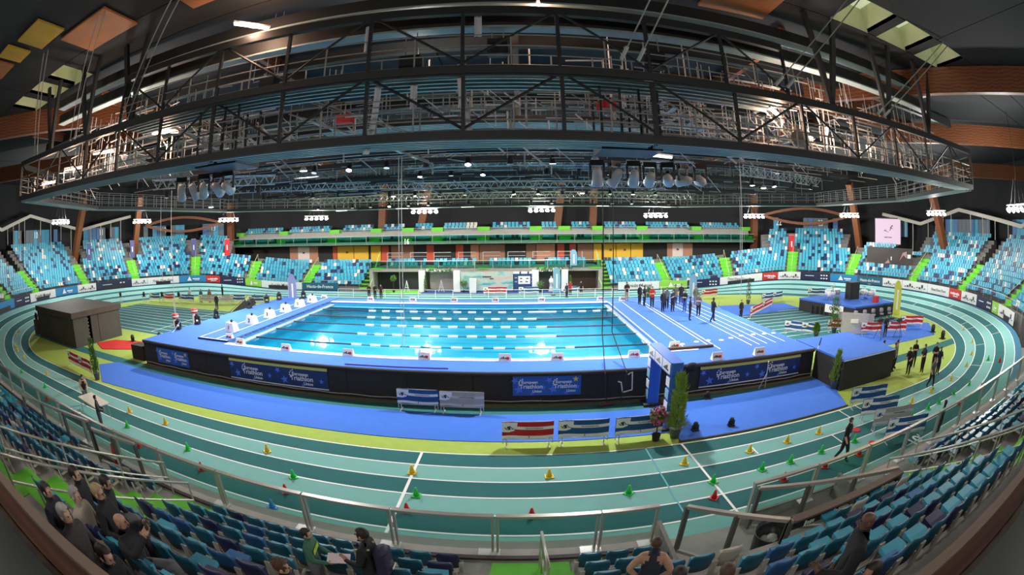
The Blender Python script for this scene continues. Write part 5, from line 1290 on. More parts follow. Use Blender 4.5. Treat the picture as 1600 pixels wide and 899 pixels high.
p_,c_,B_ = person((13.1,28.9,DZ+.01),FA(1,.2),'person in black striding right on the deck with a stick',BLK,BLK,arms='front',leg='walk',grp='people on the deck')
o = MB().tube((-.1,-.35,1.05),(.25,-.75,1.35),.012,5).obj('stick',black,p_)
# on the track and beside the platform
TRK = 'people beside the track'
person((11.3,10.75,.02),FA(.3,-1),'person in black shirt with badge walking on the near right lanes',BLK,BLK,leg='walk',arms='down',h=1.72,grp=TRK)
o = MB().box(-.05,.05,-.135,-.125,1.05,1.17).obj('badge',white,bpy.data.objects[[x.name for x in C.objects if x.name.startswith('person')][-1]])
person((21.57,13.7,.02),FA(-.2,-1),'person in patterned top walking on lane beside yellow cone',GRY,BLK,leg='walk',skin=0,hair='brown',grp=TRK)
person((24.3,15.5,.02),FA(-.6,-.4),'person in black with arms crossed, group by the right bend',BLK,BLK,arms='fold',h=1.8,grp=TRK)
person((23.3,15.9,.02),FA(-1,.2),'person in black reaching forward, group by the right bend',BLK,BLK,arms='front',h=1.75,shoes=(.6,.55,.05),grp=TRK)
person((24.1,14.9,.02),FA(-.2,-.6),'person in black and red, nearest of the right bend group',NVY,BLK,arms='one',grp=TRK)
person((23.8,17.2,.02),FA(-.6,-.6),'person in black top standing alone on the turf by platform',BLK,BLK,arms='fold',grp=TRK)
person((21.6,17.5,.02),FA(.2,-.9),'person in grey vest standing behind the platform corner',GRY,BLK,arms='down',h=1.76,grp=TRK)
person((22.3,17.9,.02),FA(.4,-.6),'person in beige shirt beside the platform corner',TAN,BLK,arms='down',h=1.76,grp=TRK)
person((22.2,16.4,.02),FA(-.9,-.2),'person in black leaning on a box at platform corner',BLK,BLK,arms='front',h=1.7,lean=.3,grp=TRK)
person((21.5,18.6,.02),FA(.5,-.5),'person with pale shirt behind the platform edge',WHT,GRY,arms='one',h=1.7,grp=TRK)
person((16.5,9.2,.02),FA(-.4,1),'person in black jacket seen from behind by near right barrier',BLK,BLK,h=1.7,short=False,long=True,grp=TRK)
person((-16.9,10.4,.02),FA(.5,.6),'person in dark coat standing at the white table',(.03,.03,.03),(.05,.05,.05),arms='front',short=False,h=1.68,grp=TRK)
person((-20.6,12.0,.02),FA(.7,-.3),'person in sleeveless black top bending over the white table',BLK,GRY,arms='front',lean=.45,short='tank',h=1.72,grp=TRK)
# far left turf
person((-40.2,44.7,.02),FA(.5,-.5),'person in white on the far left turf, leftmost',WHT,BLK,arms='one',grp=TRK)
person((-37.4,43.9,.02),FA(.3,-.9),'person in green on the far left turf',(.05,.14,.12),(.05,.12,.12),grp=TRK)
person((-36.2,44.3,.02),FA(-.5,.5),'person in orange brown on the far left turf',(.25,.09,.03),(.2,.09,.04),short=False,grp=TRK)
person((-37.7,49.2,.02),FA(.3,.6),'person in black at the far left end of barriers',BLK,BLK,short=False,grp=TRK)
person((-31.9,40.3,.02),FA(.3,-.8),'person in long black coat beside the deck stairs',BLK,BLK,short=False,h=1.75,grp=TRK)
for i,x in enumerate((-17.6,-16.85,-16.1)): person((x,52.7,.02),FA(.1*i,-1),'person in black among three behind the far deck edge, %s' % ('left','middle','right')[i],BLK,BLK,arms=('fold','one','down')[i],grp=TRK)
person((5.4,53.4,.02),FA(.5,-.6),'person in dark blue in front of the portal flag',NVY,BLK,grp=TRK); person((7.3,55.2,.05),FA(-.2,-1),'person in black shorts by the right portal wall',BLK,BLK,shorts=True,grp=TRK); person((6.0,55.2,.05),FA(.2,-1),'person in red top by the right portal pillar',RED,BLK,grp=TRK)
person((-1.6,41.8,.0),FA(.3,-1),'person crouching low behind the far pool edge',BLK,BLK,sit=True,h=2.1,grp=TRK)
person((19.9,37.2,.02),FA(.2,-1),'person in black standing on the sprint lanes right of deck',BLK,BLK,short=False,grp=TRK)
person((28.2,24.5,.03),FA(-.5,-.6),'person in black standing at the camera tripods',BLK,BLK,arms='front',short=False,grp=TRK)
# ---- spectators in the near stand
SP = 'spectators in the near stand'
def nfloor(y): return nz(max(0,min(NROW-1,int(round((6.62-y)/.75)))))
t,c,B = person((-3.05,4.85,nz(2)),FA(1,.15),'person in green jacket with lime stripe holding a paper, near stand',(.05,.16,.10),GRY,short=False,arms='front',hd=True,h=1.5,turn=0,grp=SP)
MB().cbox((.0,-.5,1.08),(.30,.42,.012),.1).obj('paper_sheet',M('pinkish_paper',(.75,.6,.66),.7),t); MB().box(-.165,.165,-.118,-.112,1.22,1.32).obj('lime_stripe',M('lime_cloth',(.45,.6,.05),.8),t)
t,c,B = person((-2.1,4.85,nz(2)),FA(-1,.05),'person in black padded jacket with dark backpack, near stand',BLK,BLK,short=False,arms='one',hd=True,h=1.74,skin=1,grp=SP)
bp = MB(); rb_ = [(.17*math.copysign(abs(math.cos(a))**.5,math.cos(a)),.24+.10*math.copysign(abs(math.sin(a))**.5,math.sin(a))) for a in [k*PI/8 for k in range(16)]]; bp.prism(rb_,.94,1.36); bp.ball((0,.24,1.36),.16,12,6,0,(1,.6,.5)); bp.ball((0,.33,1.06),.12,10,6,0,(1,.45,.8)); bp.obj('backpack',M('indigo_nylon',(.025,.02,.06),.6),t)
for sx in (-.11,.11): MB().path([(sx,.1,1.42),(sx,-.13,1.36),(sx,-.13,1.1),(sx,.08,.98)],.018,6).obj('strap',M('pale_strap',(.42,.42,.33),.7),t)
m = MB()
for j,h in enumerate((.06,.04,.05,.04)): m.cbox((-.06+j*.04,.39,1.06),(.028,.008,h))
m.obj('white_mark',white,t)['kind'] = 'stuff'
t,c,B = person((-2.15,2.75,nz(5)),FA(1,.35),'person in black top below the one holding a paper',BLK,BLK,short=False,hd=True,h=1.5,hair='brown',grp=SP)
cu = MB()
for k in range(60):
    a, e = rnd.uniform(0,2*PI), rnd.uniform(.1,1.5); cu.ball(tuple(B @ Vector((.085*math.cos(a)*math.cos(e),.02+.105*math.sin(a)*math.cos(e),.03+.10*math.sin(e)))+c),.022,5,4)
cu.obj('curls',hairm['brown'],t)['kind'] = 'stuff'
t,c,B = person((1.85,4.65,nz(2)),FA(.35,1),'person in black tank top leaning forward with hands on hips',(.015,.02,.035),NVY,short='tank',arms='hips',lean=.28,hd=True,h=1.62,hair='brown',skin=1,grp=SP)
o = put_text('THEO',.10,white,t,(0,.18,1.0),PI,PI/2-.28,.003)
t,c,B = person((3.0,2.1,nz(6)),FA(-.8,.6),'person all in black standing with one arm forward, right stand',BLK,BLK,short=False,arms='one',hd=True,h=1.74,bald=True,skin=2,grp=SP)
t,c,B = person((3.05,1.75,nz(6)+.02),FA(-1,.2),'seated person with glasses and red scarf at bottom right',(.05,.05,.055),GRY,short=False,sit=True,hd=True,h=1.76,skin=1,grp=SP)
MB().lathe([(.10,0),(.13,.05),(.10,.1)],12,(0,0,.97)).obj('scarf',cloth((.55,.02,.02)),t,True); glasses(t,c,B)
person((1.77,3.5,nz(4)),FA(.1,1),'seated person in grey just below the tank top wearer',GRY,GRY,short=False,sit=True,hd=True,h=1.76,grp=SP)
person((2.05,2.95,nz(5)),FA(.2,1),'seated person in navy right of the tank top wearer',NVY,GRY,short=False,sit=True,hd=True,h=1.74,hair='brown',grp=SP)
t,c,B = person((-3.95,2.15,nz(6)),FA(1,.55),'seated person in black filming with raised phone, left stand',BLK,(.12,.12,.13),short=False,sit=True,arms='up',hd=True,h=1.8,bald=True,skin=1,grp=SP)
MB().cbox((.0,-.38,1.16),(.15,.012,.08),0).obj('phone',black,t)
t,c,B = person((-4.7,2.4,nz(6)),FA(1,.5),'seated person with glasses in black behind the one filming',BLK,BLK,short=False,sit=True,hd=True,h=1.74,hair='blond',grp=SP); glasses(t,c,B)
person((-4.95,2.1,nz(6)),FA(1,.4),'seated person in cream knit top, left stand',(.42,.35,.28),BLK,short=False,sit=True,hd=True,h=1.72,hair='grey',grp=SP)
person((-4.05,1.45,nz(7)),FA(1,.3),'seated person in dark brown top close to the parapet, left',(.06,.05,.05),BLK,short=False,sit=True,hd=True,h=1.68,hair='grey',grp=SP)
person((-5.6,2.95,nz(5)),FA(.8,.6),'seated person in black with grey trousers leaning by green aisle',BLK,GRY,short=False,sit=True,lean=.2,hd=True,h=1.8,skin=1,grp=SP)
person((-5.4,1.8,nz(6)),FA(1,.5),'seated person in dark jacket and green trousers, leftmost in stand',(.05,.05,.07),(.03,.08,.06),short=False,sit=True,hd=True,h=1.72,grp=SP)
person((-5.4,2.45,nz(6)),FA(.9,.6),'seated person all in black right of the leftmost one',BLK,BLK,short=False,sit=True,hd=True,h=1.72,grp=SP)
person((-3.4,1.35,nz(7)),FA(1,.2),'seated person in black bending low at the parapet, left',BLK,OLV,short=False,sit=True,lean=.25,hd=True,h=1.66,grp=SP)

# ------------------------------------------------------------------ cones on the lanes
cone_me = {}
for nm,mt in (('yellow',yellow),('green',greenp),('red',redp),('blue',bluep)):
    cone_me[nm] = (MB().box(-.14,.14,-.14,.14,0,.025).mesh('base',mt), MB().lathe([(.105,.02),(.035,.30),(.028,.31),(.0001,.31)],12).mesh('body',mt,True))
CONES = dict(yellow=[(-9.07,13.17,0),(-3.47,13.21,0),(.98,13.21,0),(5.64,13.24,0),(8.34,13.25,0),(10.18,13.3,0),(11.94,13.31,0),(13.77,13.1,0),(18.86,13.08,0),(21.22,13.25,0),(24.09,13.45,.07),(27.44,14.05,.17),(30.06,15.06,.24),(33.12,16.77,.33),(36.63,20.02,.34),(-17.58,13.01,0),(-14.85,13.14,0),(-21.53,13.0,0),(-28.13,13.05,0),(-33.97,13.5,.06),(-36.53,13.9,.13),(-38.15,14.34,.18),(-42.1,16.12,.31),(-43.51,17.21,.33)],
 green=[(-7.25,11.75,0),(-3.04,11.76,0),(3.33,11.79,0),(6.17,11.67,0),(8.16,11.78,0),(9.44,11.76,0),(11.02,11.79,0),(12.93,11.74,0),(17.52,11.93,0),(19.01,11.79,0),(20.25,11.81,0),(22.23,11.92,.03),(24.36,11.86,.14),(29.5,12.91,.42),(-30.46,11.54,0),(-25.74,11.51,0),(-16.3,11.65,0),(-12.17,11.68,0)],
 red=[(-32.02,10.52,.03),(-23.51,10.41,0),(-20.02,10.46,0),(-14.27,10.55,0),(-10.64,10.65,0),(-7.07,10.75,0),(-3.13,10.82,0),(.38,10.85,0),(5.85,10.73,0),(8.56,10.77,0),(10.5,10.73,0),(12.36,10.68,0),(21.22,10.76,0),(24.51,10.83,.19),(29.57,11.71,.53)], blue=[(-7.06,9.71,0)])
def ground_bank(x, y):
    if X1 <= x <= X2: return 0.0
    cx = X1 if x < X1 else X2; d = math.hypot(x-cx,y-CY); a = math.degrees(math.asin(min(1,abs(y-CY)/d)))
    return bz(d-RT, sstep((90-a)/40))
for nm,l in CONES.items():
    for i,(x,y,z) in enumerate(sorted(l)):
        t = thing('training_cone','%s training cone on the lanes%s' % (nm,', %s %s cone counted from the left' % (ORD[i],nm) if len(l) > 1 else ' just behind the balustrade'),'cone',(x,y,ground_bank(x,y)+.02),rnd.uniform(0,1),'%s cones on the track' % nm)
        for n_,me_ in zip(('base','body'),cone_me[nm]): link(n_,me_,t)
for i,(x,y) in enumerate(((13.76,12.57),(13.58,11.11))):
    o = MB().lathe([(.22,0),(.2,.03),(.12,.04)],12,(x,y,.02)).obj('flat_disc',redp); tag(o,'flat red marker disc on the lanes beside beige barrier, %s' % ('farther','nearer')[i],'marker','red marker discs')

# ------------------------------------------------------------------ plants
leafm = M('cypress_green',(.10,.22,.035),.7,noise=.45,scale=6); leafl = M('lime_cypress',(.28,.40,.06),.7,noise=.4,scale=6); potm = M('grey_pot',(.10,.11,.11),.6,noise=.15)
def conifer(x, y, z, h, r, mat, lab, pot=True, ph=.42, base=.18, n=420):
    t = thing('potted_tree', lab, 'plant', (x,y,z), rnd.uniform(0,3), 'potted plants')
    if pot: MB().lathe([(.17,0),(.26,ph),(.28,ph+.02),(.24,ph),(.01,ph-.05)],14).obj('pot', potm, t, True)
    MB().tube((0,0,ph-.05),(0,0,h*.95),.03,6,.008).obj('trunk', M('bark',(.08,.05,.03),.8), t)
    f = MB()
    for k in range(n):
        u = rnd.random()**1.2; zz = ph+.05+(h-ph)*u; rr = r*(1-u)**(.28 if h > 2.2 else .5)*(.35+.65*rnd.random())*(.7+.6*rnd.random())
        a = rnd.uniform(0,2*PI); c = Vector((rr*math.cos(a),rr*math.sin(a),zz)); d = Vector((math.cos(a)*.5,math.sin(a)*.5,.9)).normalized(); L = rnd.uniform(.12,.24); w = Vector((-math.sin(a),math.cos(a),0))*.035
        f.add([c-w,c+w,c+d*L],[(0,1,2)]); f.add([c-d.cross(w)*.9,c+d.cross(w)*.9,c+d*L*1.1],[(0,1,2)])
    o = f.obj('foliage', mat, t); o['kind'] = 'stuff'
    return t
conifer(5.95,15.5,.02,2.55,.34,leafl,'tall slim green conifer in grey pot in front of the arch',n=700)
conifer(16.05,17.45,.03,1.95,.34,leafl,'bushy lime green conifer in grey pot at platform corner')
conifer(-23.75,15.25,.02,2.35,.27,leafm,'slim dark green conifer in black pot at left carpet end')
conifer(24.9,28.3,.02,2.75,.55,leafm,'tall dark spruce standing before the press wall')
conifer(22.3,27.7,.02,1.0,.35,leafm,'small round spruce on the sprint lanes')
conifer(24.6,44.4,.02,2.6,.3,M('dry_tree',(.12,.13,.08),.8),'thin bare tree behind the slanted red barrier',n=160)
conifer(12.0,41.9,.02,2.4,.25,leafm,'slim dark tree behind the people at far deck edge')
conifer(-11.9,YF+.2,.06,2.0,.2,leafm,'narrow cypress at the first portal pillar',n=160); conifer(6.4,YF+.2,.06,1.9,.2,leafm,'narrow cypress at the last portal pillar',n=160)
def bush(x, y, z, s, lab, flowers=None, stem=.6):
    t = thing('potted_shrub', lab, 'plant', (x,y,z), 0, 'potted plants')
    MB().lathe([(.14,0),(.18,.28),(.16,.28),(.01,.25)],10).obj('pot', black, t); MB().tube((0,0,.2),(0,0,stem+.2),.03,6).obj('stem', M('bark'), t)
    f = MB()
    for k in range(190):
        v = Vector((rnd.gauss(0,1),rnd.gauss(0,1),rnd.gauss(0,1))).normalized()*s*rnd.uniform(.4,1); f.cbox((v.x,v.y,stem+.25+s*.7+v.z),(.12,.08,.01),rnd.uniform(0,3),0,rnd.uniform(-1,1))
    f.obj('leaves', leafm, t)['kind'] = 'stuff'
    if flowers:
        f = MB()
        for k in range(90):
            v = Vector((rnd.gauss(0,1),rnd.gauss(0,1),rnd.gauss(0,1))).normalized()*s*rnd.uniform(.75,1.1); f.ball((v.x,v.y,stem+.25+s*.7+v.z),.045,5,4)
        f.obj('blooms', flowers, t)['kind'] = 'stuff'
bush(5.15,15.42,.02,.36,'pink and purple flowering plant beside the arch',M('pink_bloom',(.50,.07,.20),.6),.55)
bush(-7.0,YF,.06,.55,'leafy potted shrub left of the white column in portal',None,.5); bush(2.6,YF,.06,.5,'leafy potted shrub right of the sponsor wall',None,.4); bush(-16.0,YF-.4,.02,.45,'round topiary tree at left of portal',None,1.3)

# ------------------------------------------------------------------ inflatable finish arch
bl = M('arch_blue',(.03,.13,.55),.45)
t = thing('inflatable_arch','blue inflatable arch with white sponsor panels over the carpet','arch')
def rbox(mb, x0,x1,y0,y1,z0,z1,r=.08):
    xy = []
    for cx,cy,a0 in ((x1-r,y1-r,0),(x0+r,y1-r,PI/2),(x0+r,y0+r,PI),(x1-r,y0+r,1.5*PI)): xy += [(cx+r*math.cos(a0+k*PI/6),cy+r*math.sin(a0+k*PI/6)) for k in range(4)]
    mb.prism(xy,z0,z1)
for y in (16.5,19.35): m = MB(); rbox(m,5.75,6.3,y-.27,y+.27,0.03,2.35,.12); m.obj('leg',bl,t,True) if False else m.obj('leg',bl,t)
m = MB(); rbox(m,5.75,6.3,16.23,19.62,2.3,2.85,.12); m.obj('crossbeam',bl,t)
for k,(y0,y1) in enumerate(((16.35,17.35),(17.45,18.45),(18.55,19.5))):
    MB().box(5.73,5.75,y0,y1,2.36,2.8).obj('white_panel',white,t)
    mm = MB()
    for j in range(5): mm.box(5.72,5.73,y0+.2+j*.13,y0+.28+j*.13,2.45,2.52+.05*((j*7) % 4))
    mm.obj('panel_print',black if k == 0 else M('grey_ink',(.3,.3,.35),.6),t)
for y in (16.5,19.35):
    for k in range(4): MB().box(5.73,5.75,y-.22,y+.22,.35+.5*k,.72+.5*k).obj('white_panel',white if k % 2 else M('pale_blue_panel',(.25,.5,.62),.6),t)
    MB().box(5.55,6.5,y-.4,y+.4,.03,.12).obj('foot_pad',black,t)
# floor boxes, lamps, speakers
def floor_lamp(x, y, z, lab, rz=0, s=1.0):
    t = thing('floor_spotlight', lab, 'lamp', (x,y,z), rz, 'black floor lamps')
    MB().box(-.18*s,.18*s,-.15*s,.15*s,0,.06).obj('base',black,t); MB().lathe([(.13*s,0),(.15*s,.22*s),(.1*s,.34*s)],10,(0,0,.1)).obj('head',black,t,True); MB().bar((-.17*s,0,.05),(-.17*s,0,.3*s),.03,.05).obj('yoke_arm',black,t); MB().bar((.17*s,0,.05),(.17*s,0,.3*s),.03,.05).obj('yoke_arm',black,t)
for i,(x,y,w) in enumerate(((6.95,15.8,'nearest the arch'),(8.6,15.7,'on the seam of right carpet'),(8.8,19.1,'at the foot of the deck skirt'),(34.2,22.7,'far right turf, upper'),(33.0,20.5,'far right turf, lower'))): floor_lamp(x,y,.05 if i < 3 else .02,'small black floor lamp on the carpet, '+w if i < 3 else 'black round floor lamp on stand, '+w,s=.8 if i < 3 else 1.6)
for i,(x,y) in enumerate(((-29.5,24.0),(-27.8,26.0),(-25.6,22.2))): floor_lamp(x,y,.02,'black floor lamp beside the red carpet, %s from tent' % ORD[i],s=1.3)
def speaker(x, y, z, lab, h=.75):
    t = thing('moving_light', lab, 'stage light', (x,y,z), rnd.uniform(-.4,.4), 'black moving lights')
    MB().box(-.2,.2,-.2,.2,0,.18).obj('base',black,t); MB().bar((-.2,0,.18),(-.2,0,h*.8),.05,.14).obj('yoke_arm',black,t); MB().bar((.2,0,.18),(.2,0,h*.8),.05,.14).obj('yoke_arm',black,t); MB().lathe([(.12,-.22),(.17,-.1),(.15,.15),(.06,.25)],10,(0,0,h*.75)).obj('head',M('lamp_can_black'),t,True)
for i,(x,y) in enumerate(((-23.0,23.8),(-22.8,26.0),(-22.8,28.6),(-22.8,33.8),(-22.9,37.2),(-22.6,39.2),(-20.6,40.8))): speaker(x,y,DZ,'black moving light on the left deck edge, %s from the near end' % ORD[i])
for i,(x,y) in enumerate(((-49.0,38.4),(-45.2,40.0),(-42.4,41.1),(-39.9,42.0))):
    t = thing('truss_tower','black lamp on grey truss stub on the left turf, %s from left' % ORD[i],'stage light',(x,y,.02),0,'lamps on truss stubs')
    for a,b_ in ((-.2,-.2),(.2,-.2),(.2,.2),(-.2,.2)): MB().tube((a,b_,0),(a,b_,.9),.025,5).obj('leg',alu,t)
    MB().box(-.25,.25,-.25,.25,.9,.95).obj('plate',black,t); MB().lathe([(.16,0),(.2,.3),(.12,.5)],10,(0,0,.98)).obj('head',black,t,True)
t = thing('truss_tower','black lamp on dark truss tower left of the tent','stage light',(-42.2,19.4,.02),0,'lamps on truss stubs')
MB().box(-.3,.3,-.3,.3,0,1.3).obj('leg',M('brown_dark_wall'),t); MB().lathe([(.16,0),(.22,.35),(.12,.6)],10,(0,0,1.3)).obj('head',black,t,True)
for i,(x,y) in enumerate(((-24.0,24.6),(-24.1,27.2))):
    t = thing('buoy_post','white post with red striped top beside the left deck edge, %s' % ('nearer','farther')[i],'post',(x,y,.02)); MB().lathe([(.24,0),(.2,2.2)],10).obj('body',white,t,True); MB().lathe([(.28,2.2),(.28,2.5)],10).obj('top',redp,t,True); MB().lathe([(.285,2.3),(.285,2.4)],10).obj('stripe',white,t)
    if i == 0: MB().tube((0,0,2.5),(0,0,3.7),.02,5).obj('antenna',white,t)
bx = MB().box(-25.3,-23.9,20.3,21.2,.02,1.0).obj('equipment_box',black); tag(bx,'black covered box standing at the left deck corner','box')
hose = MB().path([(-22.6,22.6,DZ+.03),(-22.9,23.2,DZ+.05),(-22.7,23.8,DZ+.6)],.03,6).obj('hose',M('pale_blue_hose',(.35,.5,.7),.5)); tag(hose,'pale blue hose curling at the left front deck corner','hose')
# access stair on the left deck edge
t = thing('deck_stair','steep dark access stair with rails on the left deck edge','stairs')
for k in range(6): MB().box(-25.6+.4*k,-25.2+.4*k,34.2,35.6,.02+.27*k,.06+.27*k).obj('tread',dsteel,t)
for y in (34.2,35.6): MB().bar((-25.7,y,0),(-23.2,y,DZ),.06,.2).obj('stringer',dsteel,t); MB().tube((-25.7,y,1.0),(-23.2,y,DZ+1.0),.03,5).obj('handrail',M('dark_alu'),t); MB().bar((-25.6,y,.5),(-23.3,y,DZ+.45),.02,.6).obj('side_panel',black,t)
# table at left lane
t = thing('folding_table','white topped folding table standing on the left lanes','table',(-18.95,11.5,.02),-.12)
MB().box(-1.1,1.1,-.5,.5,.72,.76).obj('table_top',M('off_white_top',(.66,.62,.52),.6),t)
for a in (-1.0,1.0):
    for b_ in (-.42,.42): MB().tube((a,b_,0),(a,b_,.72),.02,6).obj('leg',gsteel,t)
# press wall and tripods
t = thing('press_wall','pale printed press wall with silver speckles by the platform','press wall',(0,0,0))
MB().bar((25.0,27.4,.9),(27.2,26.0,.9),.06,1.6).obj('panel',M('speckled_print',(.48,.46,.52),.6,noise=.45,scale=14),t); MB().bar((25.7,26.9,1.1),(26.3,26.5,1.1),.08,.3).obj('white_print',white,t)
for k in (0,1): x,y = (25.1,27.45) if k == 0 else (27.1,26.15); MB().bar((x,y,0),(x+.3,y+.5,1.0),.05,.05).obj('brace',alu,t)
for i,(x,y) in enumerate(((27.2,24.3),(29.0,23.4))):
    t = thing('camera_tripod','black video camera on tripod before the press wall, %s' % ('left','right')[i],'tripod',(x,y,.03))
    for a in (0,2.1,4.2): MB().tube((.55*math.cos(a),.55*math.sin(a),0),(0,0,1.25),.022,6).obj('leg',black,t)
    MB().box(-.3,.2,-.1,.1,1.3,1.55).obj('camera_body',black,t); MB().lathe([(.07,0),(.09,.2)],8,(0,0,0)).obj('lens',black,t).matrix_local = Matrix.Translation((-.3,0,1.43)) @ Matrix.Rotation(-PI/2,4,'Y')
# chairs row by the stage
for i in range(5):
    t = thing('round_stool','grey padded stool in a row before the drum stage, %s from left' % ORD[i],'stool',(29.0+1.25*i,29.6-.1*i,.02),0,'stools before the drum stage')
    MB().lathe([(.22,.62),(.24,.70),(.22,.76),(.01,.77)],12).obj('seat',M('grey_pad',(.25,.25,.27),.6),t,True); MB().lathe([(.2,.85),(.24,1.0),(.2,1.2)],12,(0,.12,0)).obj('backrest',M('grey_pad'),t,True)
    for a in (.8,2.4,3.9,5.5): MB().tube((.2*math.cos(a),.2*math.sin(a),.62),(.25*math.cos(a),.25*math.sin(a),0),.02,5).obj('leg',dsteel,t)
# drum stage
t = thing('drum_stage','blue topped band stage with black skirt at right','stage')
poly = [(28.0,38.6),(30.3,31.2),(36.9,31.2),(37.6,39.8)]
MB().prism(poly,1.1,1.25).obj('stage_top',bluecarpet,t); MB().prism([(a*.995+.15,b_*.995+.1) for a,b_ in poly],.0,1.1).obj('skirt',black,t)
for k in range(4): MB().box(28.2+.28*k,28.4+.28*k,36.3-.5*k,36.5-.5*k,.05,.8).obj('dark_post',dsteel,t)
t = thing('sign_cloth','white cloth sign with black ring mark on stage side','sign',(0,0,0)); MB().bar((29.0,34.9,.75),(29.75,32.6,.75),.04,.75).obj('cloth',white,t); put_text('Ocom',.5,black,t,(29.33,33.7,.8),math.atan2(-2.3,.75),PI/2,.01)
t = thing('sign_cloth','grey printed cloth along the side before the drum stage','sign',(0,0,0)); MB().bar((28.2,31.6,.55),(30.8,28.6,.55),.05,.8).obj('cloth',M('grey_cloth',(.30,.29,.27),.8,noise=.3,scale=5),t)
st = thing('speaker_stack','large black speaker cabinet in the middle of the drum stage','speaker',(33.6,35.4,1.25)); MB().box(-.75,.75,-.5,.5,0,1.7).obj('cabinet',black,st); MB().box(-.65,.65,-.52,-.5,.1,1.6).obj('grille',M('grille',(.02,.02,.02),.9),st)
def drum(x, y, z, r, h, lab, mt):
    t = thing('drum', lab, 'drum', (x,y,z), 0, 'drums on the band stage')
    MB().lathe([(r,0),(r,h)],14,(0,0,.35)).obj('shell',mt,t,True); MB().lathe([(r*1.03,h+.34),(r*1.03,h+.38)],14).obj('head',white,t)
    for a in (0,2.1,4.2): MB().tube((r*math.cos(a),r*math.sin(a),.4),(r*1.3*math.cos(a),r*1.3*math.sin(a),0),.02,5).obj('leg',alu,t)
for i,(x,y,r,h) in enumerate(((31.0,37.0,.35,.5),(31.8,37.5,.3,.4),(31.4,36.4,.25,.3),(32.3,36.8,.4,.5),(30.6,36.2,.25,.35),(35.0,35.0,.35,.45),(35.9,35.4,.3,.4),(35.5,34.2,.28,.35),(36.5,34.6,.35,.5),(36.2,36.0,.3,.4),(34.8,36.2,.25,.3))): drum(x,y,1.25,r,h,'%s drum on the band stage, %s of the kit' % ('silver' if i % 2 else 'white',ORD[i]),alu if i % 2 else white)
for i,(x,y) in enumerate(((30.9,36.0),(32.5,37.7),(35.4,36.8),(36.8,35.6),(34.4,34.2))):
    t = thing('cymbal_stand','cymbal on thin stand on the band stage, %s from left' % ORD[(0,1,3,4,2)[i]],'cymbal',(x,y,1.25),0,'cymbals on the band stage'); MB().tube((0,0,0),(0,0,1.3),.02,5).obj('stand',alu,t); MB().lathe([(.3,1.3),(.05,1.36)],14).obj('plate',M('brass',(.5,.42,.2),.3,.9),t,True)
o = MB().cbox((34.6,32.2,1.25+.3),(.7,.5,.6),.2).obj('red_box',redp); tag(o,'bright red box on the front edge of drum stage','box')
# feather flags
def flag(x, y, z, h, mt, lab, rz, txt=None):
    t = thing('feather_flag', lab, 'flag', (x,y,z), rz, 'curved feather flags')
    MB().tube((-.4,0,0),(-.4,0,h*.9),.025,5).obj('pole',alu,t); MB().lathe([(.3,0),(.25,.08)],8,(-.4,0,0)).obj('foot',black,t)
    p = [(-.38,.35),(.42,.35),(.48,h*.6),(.40,h*.85),(.2,h*.97),(-.1,h),(-.36,h*.92)]
    MB().add([(a,-.012,b_) for a,b_ in p]+[(a,.012,b_) for a,b_ in p],[tuple(range(7)),tuple(range(13,6,-1))]+[(i,(i+1) % 7,7+(i+1) % 7,7+i) for i in range(7)]).obj('cloth',mt,t)
    MB().box(-.05,.12,-.03,-.014,h*.25,h*.75).obj('pale_print',white,t)
flag(35.3,29.3,.02,3.6,M('yellow_green_flag',(.62,.66,.06),.7),'tall yellow green feather flag beside the drum stage',-.8)
flag(-22.0,41.0,.02,4.0,M('pale_violet_flag',(.25,.28,.45),.7),'pale violet feather flag behind the far left deck corner',.5)
flag(4.4,55.6,.02,3.4,M('pale_blue_flag',(.20,.42,.62),.7),'pale blue feather flag in front of the portal',.1); flag(6.9,YF+1.0,2.9,2.4,M('pale_blue_flag'),'pale blue pennant standing on the portal platform',.1)
flag(16.9,42.6,.02,3.6,M('pale_blue_flag'),'pale blue feather flag behind the swimmers on deck',.1)
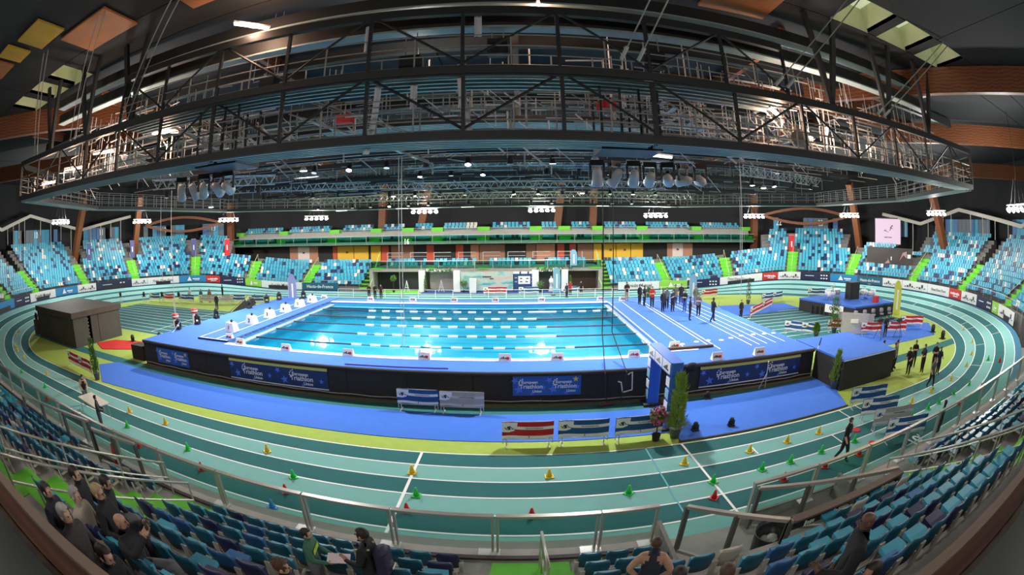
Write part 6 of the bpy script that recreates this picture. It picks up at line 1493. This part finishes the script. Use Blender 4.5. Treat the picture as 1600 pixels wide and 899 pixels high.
# statue, easels, column in the portal
t = thing('statue','white headless bust statue on the portal stage','statue',(4.0,YF+.6,.06)); MB().lathe([(.25,0),(.25,.5),(.18,.6),(.22,1.0),(.32,1.4),(.2,1.6),(.08,1.7),(.1,1.85),(.02,1.95)],12).obj('figure',white,t,True); MB().box(-.35,.35,-.3,.3,0,.1).obj('plinth',white,t)
o = MB().box(-6.2,-5.4,YF-.6,YF+.0,.06,1.85).obj('display_column',white); tag(o,'plain white rectangular column standing before the mural','column')
for i,(x,y) in enumerate(((-9.9,YF+.4),(-14.3,YF-.2))):
    t = thing('easel','white easel stand in the portal, %s' % ('cream alcove','on the green mat at left')[i],'easel',(x,y,.06))
    for a in (-.35,.35): MB().tube((a,0,0),(0,0,1.5),.035,5).obj('leg',white,t)
    MB().tube((0,.4,0),(0,0,1.5),.03,5).obj('leg',white,t); MB().bar((-.25,0,.6),(.25,0,.6),.05,.05).obj('shelf',white,t)
carpet('green_mat',[(-17.6,YF-.9),(-12.6,YF-.9),(-12.6,YF+1.6),(-17.6,YF+1.6)],.0,.05,stairgreen,'bright green mat at the left of the portal')
# fence along the far straight
t = thing('track_fence','low white rail fence along the far straight','fence')
for i in range(22): MB().tube((-22+i*2.05,CY+RT+1.6,0),(-22+i*2.05,CY+RT+1.6,1.0),.03,5).obj('post',white,t)
for z in (.5,1.0): MB().tube((-22,CY+RT+1.6,z),(21,CY+RT+1.6,z),.025,5).obj('rail',white,t)
# wall leftovers on the skirt: hanging white hose and small tripod
o = MB().path([(4.9,19.86,1.35),(5.1,19.84,1.5),(5.15,19.84,.6),(4.7,19.84,.5),(4.6,19.84,1.0),(4.45,19.84,1.05)],.03,6).obj('hose',white); tag(o,'white hose hanging on the skirt left of the arch','hose')
t = thing('pole_tripod','thin tripod pole in front of the right navy banner','tripod',(12.4,19.4,.05)); MB().tube((0,0,0),(0,0,1.35),.025,5).obj('pole',alu,t); MB().tube((0,0,.8),(-.4,0,0),.02,5).obj('leg',alu,t); MB().ball((0,0,1.38),.05,6,5).obj('knob',white,t)
o = MB().ball((8.1,19.85,1.5),.3,9,6,0,(1.2,.5,.7)).obj('bundle',black,None,True); tag(o,'black cloth bundle on the deck rim right of arch','bundle')
